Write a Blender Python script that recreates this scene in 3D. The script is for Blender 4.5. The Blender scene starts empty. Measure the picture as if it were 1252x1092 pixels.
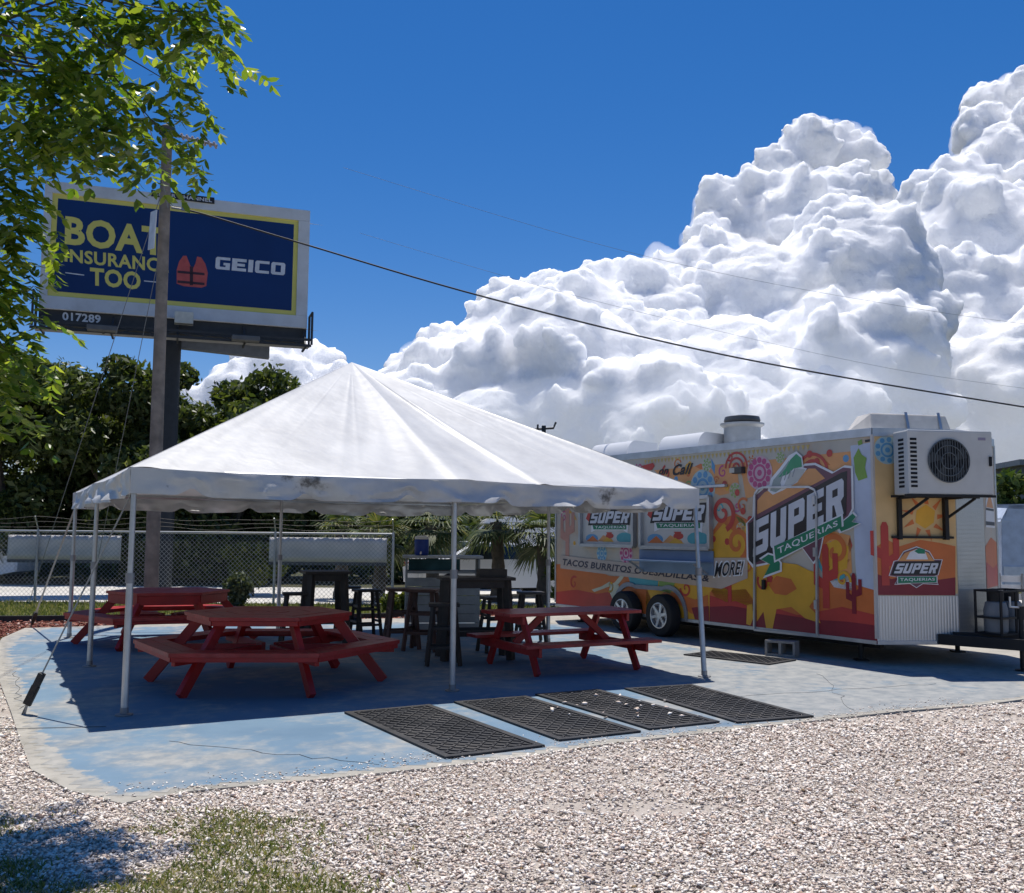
import bpy, bmesh, math, random
import numpy as np
from mathutils import Vector, Matrix, noise
from mathutils.geometry import tessellate_polygon

# ------------------------------------------------------------------ camera, sky, sun, exposure
sc = bpy.context.scene
COL = sc.collection
cam = bpy.data.cameras.new('camera'); cam_o = bpy.data.objects.new('camera', cam); COL.objects.link(cam_o)
cam.sensor_width = 36; cam.lens = 34.14; cam.clip_start = .05; cam.clip_end = 12000
cam_o.matrix_world = (Matrix.Translation((0, 0, 1.6)) @ Matrix.Rotation(math.pi/2 + .0903, 4, 'X')
                      @ Matrix.Rotation(.009, 4, 'Z'))
sc.camera = cam_o
SUN_EL = 72.5
world = bpy.data.worlds.new('World'); sc.world = world; world.use_nodes = True
wn, wl = world.node_tree.nodes, world.node_tree.links
sky = wn.new('ShaderNodeTexSky'); sky.sky_type = 'NISHITA'; sky.sun_disc = False
sky.sun_elevation = math.radians(SUN_EL); sky.sun_rotation = 0
sky.altitude = 0; sky.air_density = 1.0; sky.dust_density = .2; sky.ozone_density = 4.0
gam = wn.new('ShaderNodeGamma'); gam.inputs[1].default_value = 1.0
hs = wn.new('ShaderNodeHueSaturation'); hs.inputs['Saturation'].default_value = 1.37; hs.inputs['Value'].default_value = 1.0
tint = wn.new('ShaderNodeMix'); tint.data_type = 'RGBA'; tint.blend_type = 'MULTIPLY'; tint.inputs[0].default_value = 1; tint.inputs[7].default_value = (1.08, .95, 1.09, 1)
wl.new(sky.outputs[0], gam.inputs[0]); wl.new(gam.outputs[0], hs.inputs['Color'])
wl.new(hs.outputs[0], tint.inputs[6]); wl.new(tint.outputs[2], wn['Background'].inputs[0]); wn['Background'].inputs[1].default_value = .092
sun = bpy.data.lights.new('sun', 'SUN'); sun_o = bpy.data.objects.new('sun', sun); COL.objects.link(sun_o)
sun.energy = 5.0; sun.angle = math.radians(.53); sun.color = (1, .95, .875)
el = math.radians(SUN_EL)
sun_o.rotation_euler = Vector((-.012, math.cos(el), math.sin(el))).to_track_quat('Z', 'Y').to_euler()
sun_o.location = (0, 30, 60)
sc.view_settings.view_transform = 'Standard'; sc.view_settings.look = 'None'
sc.view_settings.gamma = 1; sc.view_settings.exposure = 0.0
sc.render.engine = 'CYCLES'
sc.cycles.use_denoising = True
sc.cycles.max_bounces = 8; sc.cycles.diffuse_bounces = 5; sc.cycles.transparent_max_bounces = 6
sc.cycles.volume_bounces = 2
sc.cycles.caustics_reflective = False; sc.cycles.caustics_refractive = False

# ------------------------------------------------------------------ helpers
PI = math.pi
rnd = random.Random(7)
MATS = {}
def mat(name, color, rough=.6, metal=0., spec=.4, var=.12, vscale=6., bump=0., bscale=40., trans=0., dirt=None, dscale=1.2, damt=.5, coat=0.):
    """principled material with two octaves of colour variation, optional dirt patches and fine bump"""
    if name in MATS: return MATS[name]
    m = bpy.data.materials.new(name); m.use_nodes = True
    n, l = m.node_tree.nodes, m.node_tree.links
    b = n['Principled BSDF']; out = n['Material Output']
    tc = n.new('ShaderNodeTexCoord')
    nz = n.new('ShaderNodeTexNoise'); nz.inputs['Scale'].default_value = vscale; nz.inputs['Detail'].default_value = 6
    l.new(tc.outputs['Object'], nz.inputs['Vector'])
    mp = n.new('ShaderNodeMapRange'); mp.inputs[1].default_value = .3; mp.inputs[2].default_value = .7
    mp.inputs[3].default_value = 1 - var; mp.inputs[4].default_value = 1 + var
    l.new(nz.outputs['Fac'], mp.inputs[0])
    mx = n.new('ShaderNodeMix'); mx.data_type = 'RGBA'; mx.blend_type = 'MULTIPLY'; mx.inputs[0].default_value = 1
    mx.inputs[6].default_value = (*color, 1); l.new(mp.outputs[0], mx.inputs[7])
    colout = mx.outputs[2]
    if dirt:
        dz = n.new('ShaderNodeTexNoise'); dz.inputs['Scale'].default_value = dscale; dz.inputs['Detail'].default_value = 9; dz.inputs['Roughness'].default_value = .65
        l.new(tc.outputs['Object'], dz.inputs['Vector'])
        dm = n.new('ShaderNodeMapRange'); dm.inputs[1].default_value = .48; dm.inputs[2].default_value = .72; dm.inputs[4].default_value = damt
        l.new(dz.outputs['Fac'], dm.inputs[0])
        m2 = n.new('ShaderNodeMix'); m2.data_type = 'RGBA'; l.new(dm.outputs[0], m2.inputs[0])
        l.new(colout, m2.inputs[6]); m2.inputs[7].default_value = (*dirt, 1); colout = m2.outputs[2]
    l.new(colout, b.inputs['Base Color'])
    b.inputs['Roughness'].default_value = rough; b.inputs['Metallic'].default_value = metal
    b.inputs['Specular IOR Level'].default_value = spec
    if coat: b.inputs['Coat Weight'].default_value = coat; b.inputs['Coat Roughness'].default_value = .15
    if bump:
        bz = n.new('ShaderNodeTexNoise'); bz.inputs['Scale'].default_value = bscale; bz.inputs['Detail'].default_value = 4
        l.new(tc.outputs['Object'], bz.inputs['Vector'])
        bp = n.new('ShaderNodeBump'); bp.inputs['Strength'].default_value = bump; bp.inputs['Distance'].default_value = .02
        l.new(bz.outputs['Fac'], bp.inputs['Height']); l.new(bp.outputs[0], b.inputs['Normal'])
    if trans:
        t = n.new('ShaderNodeBsdfTranslucent'); l.new(colout, t.inputs[0])
        ms = n.new('ShaderNodeMixShader'); ms.inputs[0].default_value = trans
        l.new(b.outputs[0], ms.inputs[1]); l.new(t.outputs[0], ms.inputs[2]); l.new(ms.outputs[0], out.inputs[0])
    MATS[name] = m
    return m

def ramp_island(name, stops, rough=.7, trans=0., spec=.3, tcol=None):
    """each loose piece of a mesh picks its own colour from the stops"""
    m = bpy.data.materials.new(name); m.use_nodes = True
    n, l = m.node_tree.nodes, m.node_tree.links; b = n['Principled BSDF']
    ge = n.new('ShaderNodeNewGeometry'); cr = n.new('ShaderNodeValToRGB')
    e = cr.color_ramp.elements
    while len(e) < len(stops): e.new(.5)
    for k, (p, c) in enumerate(stops): e[k].position = p; e[k].color = (*c, 1)
    l.new(ge.outputs['Random Per Island'], cr.inputs[0]); l.new(cr.outputs[0], b.inputs['Base Color'])
    b.inputs['Roughness'].default_value = rough; b.inputs['Specular IOR Level'].default_value = spec
    if trans:
        t = n.new('ShaderNodeBsdfTranslucent')
        mx = n.new('ShaderNodeMix'); mx.data_type = 'RGBA'; mx.blend_type = 'MULTIPLY'; mx.inputs[0].default_value = 1
        l.new(cr.outputs[0], mx.inputs[6]); mx.inputs[7].default_value = (*(tcol or (1.5, 1.5, .6)), 1)
        l.new(mx.outputs[2], t.inputs[0])
        ms = n.new('ShaderNodeMixShader'); ms.inputs[0].default_value = trans
        l.new(b.outputs[0], ms.inputs[1]); l.new(t.outputs[0], ms.inputs[2]); l.new(ms.outputs[0], n['Material Output'].inputs[0])
    MATS[name] = m
    return m

def tag(o, label=None, cat=None, group=None, kind=None):
    if label: o['label'] = label
    if cat: o['category'] = cat
    if group: o['group'] = group
    if kind: o['kind'] = kind
    return o
def empty(name, loc=(0, 0, 0), rz=0, label=None, cat=None, group=None):
    o = bpy.data.objects.new(name, None); COL.objects.link(o); o.location = loc; o.rotation_euler = (0, 0, rz)
    o.empty_display_size = .2
    return tag(o, label, cat, group)
def link_mesh(name, me, m=None, parent=None, smooth=False):
    if m is not None: me.materials.append(m)
    o = bpy.data.objects.new(name, me); COL.objects.link(o)
    if parent is not None: o.parent = parent
    if smooth: me.polygons.foreach_set('use_smooth', [True]*len(me.polygons))
    return o
def mesh_np(name, V, F):
    """fast mesh from numpy arrays, faces all of one size"""
    me = bpy.data.meshes.new(name); V = np.asarray(V, dtype=np.float32); F = np.asarray(F, dtype=np.int32)
    me.vertices.add(len(V)); me.vertices.foreach_set('co', V.ravel())
    k = F.shape[1]; me.loops.add(F.size); me.loops.foreach_set('vertex_index', F.ravel())
    me.polygons.add(len(F)); me.polygons.foreach_set('loop_start', np.arange(0, F.size, k, dtype=np.int32))
    me.polygons.foreach_set('loop_total', np.full(len(F), k, dtype=np.int32))
    me.update(calc_edges=True); return me

class MB:
    def __init__(s): s.v = []; s.f = []
    def add(s, v, f):
        o = len(s.v); s.v += [tuple(p) for p in v]; s.f += [tuple(i + o for i in q) for q in f]; return s
    def box(s, c, size, rz=0, M=None, bevel=0):
        x, y, z = (q/2 for q in size)
        pts = [Vector((i*x, j*y, k*z)) for k in (-1, 1) for i, j in ((-1, -1), (1, -1), (1, 1), (-1, 1))]
        R = M if M is not None else Matrix.Rotation(rz, 3, 'Z')
        return s.add([R @ p + Vector(c) for p in pts], [(3, 2, 1, 0), (4, 5, 6, 7), (0, 1, 5, 4), (1, 2, 6, 5), (2, 3, 7, 6), (3, 0, 4, 7)])
    def bar(s, p, q, w, h, up=(0, 0, 1)):
        p, q = Vector(p), Vector(q); d = (q - p); L = d.length; d.normalize()
        u = Vector(up); sd = d.cross(u)
        if sd.length < 1e-4: sd = d.cross(Vector((1, 0, 0)))
        sd.normalize(); u = sd.cross(d)
        M = Matrix((d, sd, u)).transposed()
        return s.box((p + q)/2, (L, w, h), M=M)
    def tube(s, pts, r, n=8, cap=True):
        pts = [Vector(p) for p in pts]; k = len(pts); rs = r if isinstance(r, (list, tuple)) else [r]*k
        o = len(s.v); prev = None
        for i, p in enumerate(pts):
            d = (pts[min(i + 1, k - 1)] - pts[max(i - 1, 0)]).normalized()
            a = prev if prev is not None else (Vector((0, 0, 1)) if abs(d.z) < .9 else Vector((1, 0, 0)))
            a = (a - d*a.dot(d)).normalized(); prev = a; b = d.cross(a)
            for j in range(n):
                t = 2*PI*j/n; s.v.append(tuple(p + (a*math.cos(t) + b*math.sin(t))*rs[i]))
        for i in range(k - 1):
            for j in range(n): s.f.append((o + i*n + j, o + i*n + (j + 1) % n, o + (i + 1)*n + (j + 1) % n, o + (i + 1)*n + j))
        if cap: s.f.append(tuple(o + j for j in reversed(range(n)))); s.f.append(tuple(o + (k - 1)*n + j for j in range(n)))
        return s
    def lathe(s, prof, c=(0, 0, 0), axis='Z', n=20, M=None):
        o = len(s.v); k = len(prof)
        for r, z in prof:
            for j in range(n):
                t = 2*PI*j/n; p = Vector((r*math.cos(t), r*math.sin(t), z))
                if M is not None: p = M @ p
                s.v.append(tuple(p + Vector(c)))
        for i in range(k - 1):
            for j in range(n): s.f.append((o + i*n + j, o + i*n + (j + 1) % n, o + (i + 1)*n + (j + 1) % n, o + (i + 1)*n + j))
        if prof[0][0] > 1e-5: s.f.append(tuple(o + j for j in reversed(range(n))))
        if prof[-1][0] > 1e-5: s.f.append(tuple(o + (k - 1)*n + j for j in range(n)))
        return s
    def prism(s, loop, fr, t0, t1):
        """polygon loop of (u, v) on frame fr, from depth t0 to t1 along its normal"""
        L = [Vector((p[0], p[1], 0)) for p in loop]; n = len(L)
        tri = tessellate_polygon([L]); o = len(s.v)
        for t in (t0, t1): s.v += [fr(p.x, p.y, t) for p in L]
        s.f += [tuple(o + i for i in q) for q in tri] + [tuple(o + n + i for i in q) for q in tri]
        s.f += [(o + i, o + (i + 1) % n, o + n + (i + 1) % n, o + n + i) for i in range(n)]
        return s
    def flat(s, loops, fr, t):
        """flat printed shape: outer loop and holes of (u, v) on frame fr at height t"""
        if loops and not isinstance(loops[0][0], (tuple, list)): loops = [loops]
        L = [[Vector((p[0], p[1], 0)) for p in lp] for lp in loops]
        tri = tessellate_polygon(L); pts = [p for lp in L for p in lp]
        return s.add([fr(p.x, p.y, t) for p in pts], tri)
    def build(s, name, m, parent=None, smooth=False, bevel=0, angle=False):
        me = bpy.data.meshes.new(name); me.from_pydata(s.v, [], s.f); me.update()
        bm = bmesh.new(); bm.from_mesh(me)
        if bevel: bmesh.ops.bevel(bm, geom=bm.edges[:], offset=bevel, segments=2, affect='EDGES', profile=.6)
        bmesh.ops.recalc_face_normals(bm, faces=bm.faces[:])
        bm.to_mesh(me); bm.free()
        o = link_mesh(name, me, m, parent, smooth)
        if smooth:
            try: me.set_sharp_from_angle(angle=math.radians(40))
            except Exception: pass
        return o
def copy_tree(o, parent=None):
    c = o.copy(); COL.objects.link(c); c.parent = parent
    for ch in list(o.children): copy_tree(ch, c)
    return c
def frame(o, u, nrm):
    """vertical plane: (u, z, t) -> point; o at z = 0"""
    o, u, nrm = Vector(o), Vector(u), Vector(nrm)
    return lambda a, z, t=0.: tuple(o + u*a + nrm*t + Vector((0, 0, z)))
def quad_map(q):
    """unit square -> quad given as bl, br, tr, tl"""
    q = [Vector(p) for p in q]
    return lambda x, y: tuple((q[0]*(1 - x) + q[1]*x)*(1 - y) + (q[3]*(1 - x) + q[2]*x)*y)
def text_loops(txt, bold=.0, shear=0.):
    """built-in font as triangles in the unit square; stray spikes of the thickened outline are clipped"""
    def one(off):
        cu = bpy.data.curves.new('text', 'FONT'); cu.body = txt; cu.offset = off; cu.shear = shear; cu.resolution_u = 3; cu.fill_mode = 'FRONT'; cu.space_character = 1.06
        ob = bpy.data.objects.new('text', cu); COL.objects.link(ob)
        dg = bpy.context.evaluated_depsgraph_get(); me = bpy.data.meshes.new_from_object(ob.evaluated_get(dg))
        V = np.array([v.co[:2] for v in me.vertices]); F = [tuple(p.vertices) for p in me.polygons]
        bpy.data.objects.remove(ob); bpy.data.curves.remove(cu); bpy.data.meshes.remove(me); return V, F
    V0, F0 = one(0.); lo, hi = V0.min(0) - bold, V0.max(0) + bold
    V, F = one(bold) if bold else (V0, F0)
    return (np.clip(V, lo, hi) - lo)/(hi - lo), F
def put_text(mb, txt, quad, fr, t, bold=.0, shear=0.):
    V, F = text_loops(txt, bold, shear); q = quad_map(quad)
    return mb.add([fr(*q(x, y), t) for x, y in V], F)
GLYPH = dict(
 S=[[(0,0),(.9,0),(1,.1),(1,.6),(.36,.6),(.36,.76),(1,.76),(1,1),(.1,1),(0,.9),(0,.4),(.64,.4),(.64,.24),(0,.24)]],
 U=[[(.1,0),(.9,0),(1,.1),(1,1),(.64,1),(.64,.24),(.36,.24),(.36,1),(0,1),(0,.1)]],
 P=[[(0,0),(.36,0),(.36,.36),(.9,.36),(1,.46),(1,.9),(.9,1),(0,1)],[(.36,.58),(.66,.58),(.66,.79),(.36,.79)]],
 E=[[(0,0),(1,0),(1,.24),(.36,.24),(.36,.39),(.9,.39),(.9,.61),(.36,.61),(.36,.76),(1,.76),(1,1),(0,1)]],
 R=[[(0,0),(.36,0),(.36,.36),(.46,.36),(.62,0),(1,0),(.84,.38),(1,.48),(1,.9),(.9,1),(0,1)],[(.36,.58),(.66,.58),(.66,.79),(.36,.79)]],
 G=[[(.1,0),(1,0),(1,.56),(.55,.56),(.55,.36),(.7,.36),(.7,.22),(.3,.22),(.3,.78),(1,.78),(1,1),(.1,1),(0,.88),(0,.12)]],
 I=[[(0,0),(1,0),(1,1),(0,1)]],
 C=[[(.1,0),(1,0),(1,.22),(.3,.22),(.3,.78),(1,.78),(1,1),(.1,1),(0,.88),(0,.12)]],
 O=[[(.1,0),(.9,0),(1,.12),(1,.88),(.9,1),(.1,1),(0,.88),(0,.12)],[(.3,.22),(.7,.22),(.7,.78),(.3,.78)]])
def put_glyphs(mb, word, quad, fr, t, gap=.12, shear=.0, widths=None):
    widths = widths or [.34 if c == 'I' else 1 for c in word]
    tot = sum(widths) + gap*(len(word) - 1); x = 0; q = quad_map(quad)
    for c, w in zip(word, widths):
        loops = [[q(min(max((x + px*w)/tot + shear*(py - .5), -.2), 1.2), py) for px, py in lp] for lp in GLYPH[c]]
        mb.flat([[(p[0], p[1]) for p in lp] for lp in loops], fr, t); x += w + gap
    return mb
def circle(c, r, n=20, ry=None, a0=0, a1=2*PI):
    ry = ry or r; k = n if a1 - a0 >= 2*PI - 1e-6 else n + 1
    return [(c[0] + r*math.cos(a0 + (a1 - a0)*i/n), c[1] + ry*math.sin(a0 + (a1 - a0)*i/n)) for i in range(k)]
def strip(path, w0, w1=None):
    """ribbon outline along a path of (u, v)"""
    w1 = w0 if w1 is None else w1; k = len(path); L = []; R = []
    for i, p in enumerate(path):
        a = path[max(i - 1, 0)]; b = path[min(i + 1, k - 1)]; dx, dy = b[0] - a[0], b[1] - a[1]; d = math.hypot(dx, dy) or 1
        w = (w0 + (w1 - w0)*i/(k - 1))/2; L.append((p[0] - dy/d*w, p[1] + dx/d*w)); R.append((p[0] + dy/d*w, p[1] - dx/d*w))
    return L + R[::-1]
def strip_mb(mb, path, w0, fr, t, w1=None):
    w1 = w0 if w1 is None else w1; o = strip(path, w0, w1); k = len(path)
    return mb.add([fr(*p, t) for p in o], [(i, i + 1, 2*k - 2 - i, 2*k - 1 - i) for i in range(k - 1)])
def inside(poly, X, Y):
    r = np.zeros(len(X), bool); n = len(poly)
    for i in range(n):
        x1, y1 = poly[i]; x2, y2 = poly[(i + 1) % n]
        c = ((y1 > Y) != (y2 > Y)) & (X < (x2 - x1)*(Y - y1)/((y2 - y1) or 1e-9) + x1); r ^= c
    return r
def rotmats(n, rng):
    q = rng.normal(size=(n, 4)); q /= np.linalg.norm(q, axis=1)[:, None]; w, x, y, z = q.T
    return np.stack([np.stack([1 - 2*(y*y + z*z), 2*(x*y - z*w), 2*(x*z + y*w)], 1),
                     np.stack([2*(x*y + z*w), 1 - 2*(x*x + z*z), 2*(y*z - x*w)], 1),
                     np.stack([2*(x*z - y*w), 2*(y*z + x*w), 1 - 2*(x*x + y*y)], 1)], 1)
def sheet(name, poly, z, m, kind='structure'):
    L = [Vector((p[0], p[1], 0)) for p in poly]
    me = bpy.data.meshes.new(name); me.from_pydata([(p.x, p.y, z) for p in L], [], tessellate_polygon([L])); me.update()
    bm = bmesh.new(); bm.from_mesh(me); bmesh.ops.recalc_face_normals(bm, faces=bm.faces[:])
    if bm.faces[0].normal.z < 0: bmesh.ops.reverse_faces(bm, faces=bm.faces[:])
    bm.to_mesh(me); bm.free()
    return tag(link_mesh(name, me, m), kind=kind)

# ------------------------------------------------------------------ ground, slab, gravel, lawn, road
def ground_mat(name, c1, c2, c3, s1, s2, bump=.3, bscale=60):
    m = bpy.data.materials.new(name); m.use_nodes = True; n, l = m.node_tree.nodes, m.node_tree.links; b = n['Principled BSDF']
    tc = n.new('ShaderNodeTexCoord')
    def nz(s, d=8):
        q = n.new('ShaderNodeTexNoise'); q.inputs['Scale'].default_value = s; q.inputs['Detail'].default_value = d; q.inputs['Roughness'].default_value = .62
        l.new(tc.outputs['Object'], q.inputs['Vector']); return q
    a, c = nz(s1), nz(s2)
    r1 = n.new('ShaderNodeValToRGB'); r1.color_ramp.elements[0].position = .4; r1.color_ramp.elements[1].position = .6
    l.new(a.outputs['Fac'], r1.inputs[0]); r1.color_ramp.elements[0].color = (*c1, 1); r1.color_ramp.elements[1].color = (*c2, 1)
    mr = n.new('ShaderNodeMapRange'); mr.inputs[1].default_value = .5; mr.inputs[2].default_value = .68; mr.inputs[4].default_value = .8; l.new(c.outputs['Fac'], mr.inputs[0])
    mx = n.new('ShaderNodeMix'); mx.data_type = 'RGBA'; l.new(mr.outputs[0], mx.inputs[0]); l.new(r1.outputs[0], mx.inputs[6]); mx.inputs[7].default_value = (*c3, 1)
    l.new(mx.outputs[2], b.inputs['Base Color']); b.inputs['Roughness'].default_value = .95; b.inputs['Specular IOR Level'].default_value = .15
    h = nz(bscale, 5); bp = n.new('ShaderNodeBump'); bp.inputs['Strength'].default_value = bump; bp.inputs['Distance'].default_value = .02
    l.new(h.outputs['Fac'], bp.inputs['Height']); l.new(bp.outputs[0], b.inputs['Normal'])
    MATS[name] = m; return m

sheet('ground', [(-6000, -2000), (6000, -2000), (6000, 9000), (-6000, 9000)], -.06,
      ground_mat('dry_ground', (.16, .155, .12), (.13, .14, .1), (.2, .19, .16), .4, 3))

SLAB = [(-7.96, 16.13), (-7.56, 14.65), (-6.90, 13.16), (-5.35, 10.38), (-4.41, 8.77), (-3.74, 7.60), (-3.22, 6.71), (-2.72, 6.18), (-2.29, 5.90), (-1.95, 6.2), (-1.2, 6.52), (-.58, 6.82), (.1, 7.2), (.75, 7.66), (1.6, 8.12), (2.61, 8.66), (3.64, 9.2), (4.6, 9.6), (5.6, 10.2), (8, 11.6), (10.5, 14),
        (9.5, 19), (4, 21.6), (.3, 19.7), (-1.3, 18.7), (-2.6, 18.5), (-4.7, 17.5), (-6.6, 16.8)]
PAINT = [(-7.58, 16.16), (-7.30, 14.67), (-6.69, 13.17), (-5.57, 11.16), (-4.65, 9.54), (-3.81, 8.07), (-3.32, 7.25), (-2.78, 6.55), (-2.35, 6.10), (-1.97, 6.3), (-1.2, 6.62), (-.58, 6.91), (.05, 7.29), (.75, 7.75), (1.6, 8.21), (2.61, 8.74), (3.64, 9.28), (4.6, 9.68), (5.5, 10.3), (5.6, 11.2), (4.3, 12.2), (2.9, 13.6), (.9, 17.6), (-1.2, 17.9),
         (-4.7, 16.9), (-6.3, 16.4)]
concrete = ground_mat('concrete', (.36, .34, .3), (.44, .415, .365), (.26, .245, .21), 1.3, 9, .25, 90)
def poly_slab(name, poly, z0, z1, m):
    mb = MB(); fr = lambda u, v, t: (u, v, t); mb.prism(poly, fr, z0, z1); return mb.build(name, m)
tag(poly_slab('concrete_slab', SLAB, -.2, 0, concrete), kind='structure')
# blue floor paint, scuffed through to the concrete along the traffic lanes
def paint_mat():
    m = bpy.data.materials.new('blue_floor_paint'); m.use_nodes = True; n, l = m.node_tree.nodes, m.node_tree.links; b = n['Principled BSDF']
    tc = n.new('ShaderNodeTexCoord'); sp = n.new('ShaderNodeSeparateXYZ'); l.new(tc.outputs['Object'], sp.inputs[0])
    mpg = n.new('ShaderNodeMapping'); mpg.inputs['Rotation'].default_value = (0, 0, -.49); mpg.inputs['Scale'].default_value = (.9, .8, 1); l.new(tc.outputs['Object'], mpg.inputs[0])
    def nz(s, vec, d=9, ro=.62):
        q = n.new('ShaderNodeTexNoise'); q.inputs['Scale'].default_value = s; q.inputs['Detail'].default_value = d; q.inputs['Roughness'].default_value = ro; l.new(vec, q.inputs['Vector']); return q
    w = nz(.95, mpg.outputs[0]); f = nz(7, mpg.outputs[0]); g2 = nz(.9, tc.outputs['Object'])
    # wear grows towards the trailer side
    wx = n.new('ShaderNodeMapRange'); wx.inputs[1].default_value = .8; wx.inputs[2].default_value = 3.4; wx.inputs[3].default_value = -.01; wx.inputs[4].default_value = .22; l.new(sp.outputs['X'], wx.inputs[0])
    ad = n.new('ShaderNodeMath'); l.new(w.outputs['Fac'], ad.inputs[0]); l.new(wx.outputs[0], ad.inputs[1])
    a2 = n.new('ShaderNodeMath'); a2.operation = 'MULTIPLY_ADD'; a2.inputs[1].default_value = .35; l.new(f.outputs['Fac'], a2.inputs[0]); l.new(ad.outputs[0], a2.inputs[2])
    mr = n.new('ShaderNodeMapRange'); mr.inputs[1].default_value = .62; mr.inputs[2].default_value = .8; mr.inputs[4].default_value = .8; l.new(a2.outputs[0], mr.inputs[0])
    an = n.new('ShaderNodeAttribute'); an.attribute_name = 'edge'
    eg = n.new('ShaderNodeMath'); eg.operation = 'MULTIPLY_ADD'; eg.inputs[1].default_value = -.5; l.new(f.outputs['Fac'], eg.inputs[0]); l.new(an.outputs['Fac'], eg.inputs[2])
    em = n.new('ShaderNodeMapRange'); em.inputs[1].default_value = -.27; em.inputs[2].default_value = -.21; em.inputs[3].default_value = 1; em.inputs[4].default_value = 0; l.new(eg.outputs[0], em.inputs[0])
    mxx = n.new('ShaderNodeMath'); mxx.operation = 'MAXIMUM'; l.new(mr.outputs[0], mxx.inputs[0]); l.new(em.outputs[0], mxx.inputs[1])
    r = n.new('ShaderNodeValToRGB'); l.new(g2.outputs['Fac'], r.inputs[0]); e = r.color_ramp.elements
    e[0].position = .35; e[0].color = (.125, .205, .29, 1); e[1].position = .7; e[1].color = (.185, .275, .36, 1)
    r2 = n.new('ShaderNodeValToRGB'); l.new(f.outputs['Fac'], r2.inputs[0]); e = r2.color_ramp.elements
    e[0].position = .35; e[0].color = (.25, .255, .25, 1); e[1].position = .65; e[1].color = (.41, .395, .36, 1)
    mx = n.new('ShaderNodeMix'); mx.data_type = 'RGBA'; l.new(mxx.outputs[0], mx.inputs[0]); l.new(r.outputs[0], mx.inputs[6]); l.new(r2.outputs[0], mx.inputs[7])
    l.new(mx.outputs[2], b.inputs['Base Color']); b.inputs['Roughness'].default_value = .8; b.inputs['Specular IOR Level'].default_value = .2
    bp = n.new('ShaderNodeBump'); bp.inputs['Strength'].default_value = .25; bp.inputs['Distance'].default_value = .01; l.new(f.outputs['Fac'], bp.inputs['Height']); l.new(bp.outputs[0], b.inputs['Normal'])
    return m
def edge_dist(poly, X, Y):
    d = np.full(len(X), 1e9)
    for (x1, y1), (x2, y2) in zip(poly, poly[1:] + poly[:1]):
        t = np.clip(((X - x1)*(x2 - x1) + (Y - y1)*(y2 - y1))/((x2 - x1)**2 + (y2 - y1)**2), 0, 1); d = np.minimum(d, np.hypot(X - x1 - t*(x2 - x1), Y - y1 - t*(y2 - y1)))
    return np.where(inside(poly, X, Y), d, -d)
gx, gy = np.meshgrid(np.arange(-7.8, 7.0, .085), np.arange(5.8, 18.6, .085)); X, Y = gx.ravel(), gy.ravel(); cols = gx.shape[1]
ed = edge_dist(PAINT, X, Y); ok = (ed > -.22) & (edge_dist(SLAB, X, Y) > .04)
ii = np.arange(len(X)).reshape(gx.shape); qd = np.stack([ii[:-1, :-1], ii[:-1, 1:], ii[1:, 1:], ii[1:, :-1]], 2).reshape(-1, 4); qd = qd[ok[qd].all(1)]
use = np.unique(qd); remap = np.full(len(X), -1); remap[use] = np.arange(len(use))
me = mesh_np('slab_paint', np.stack([X[use], Y[use], np.full(len(use), .0012)], 1), remap[qd])
at_ = me.attributes.new('edge', 'FLOAT', 'POINT'); at_.data.foreach_set('value', ed[use].astype(np.float32))
tag(link_mesh('slab_paint', me, paint_mat()), kind='structure')
# saw-cut joints in the slab, laid as thin dark strips
jb = MB()
for (p, q) in (((-4.3, 7.95), (-3.3, 8.12)),):
    jb.bar((*p, .0065), (*q, .0065), .008, .003)
rc = random.Random(8)
for p, q in (((-2.6, 7.6), (-.9, 6.9)), ((2.3, 9.9), (4.7, 10.9)), ((3.2, 9.2), (3.6, 11.6)), ((-5.6, 11.2), (-4.4, 8.9))):
    pts = [Vector((*p, .0035)).lerp(Vector((*q, .0035)), i/14) + Vector((rc.uniform(-.05, .05), rc.uniform(-.05, .05), 0))*(0 < i < 14) for i in range(15)]
    for a_, b_ in zip(pts, pts[1:]): jb.bar(a_, b_, rc.uniform(.0015, .004), .002)
tag(jb.build('slab_joint', mat('joint_dirt', (.07, .08, .09), .95)), kind='structure')

rng = np.random.default_rng(11)
# gravel bed: dusty sheet and loose chips of white stone lying on it
GRAVEL = [(-7.5, 1.2), (9, 1.2), (12, 12.5), (10.6, 13.6), (8, 11.5), (5.6, 10.1), (4.6, 9.62), (2.61, 8.68), (.75, 7.68), (-.58, 6.84), (-1.95, 6.2), (-2.29, 5.90), (-2.72, 6.18), (-3.22, 6.71), (-3.74, 7.60), (-4.41, 8.77), (-5.35, 10.38), (-6.4, 9.9), (-7.5, 8)]
sheet('gravel_bed', GRAVEL, -.016, ground_mat('gravel_dust', (.56, .49, .43), (.66, .59, .52), (.4, .34, .28), 3, 30, .9, 120))
def scatter(n, x0, x1, y0, y1, far=1.0):
    y = y0 + (y1 - y0)*rng.random(n)**far; x = x0 + (x1 - x0)*rng.random(n); return x, y
def fade(X, Y, s, seed):
    return np.array([noise.fractal(Vector((x*s + seed, y*s, seed)), .9, 2.1, 3) for x, y in zip(X, Y)])
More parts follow.
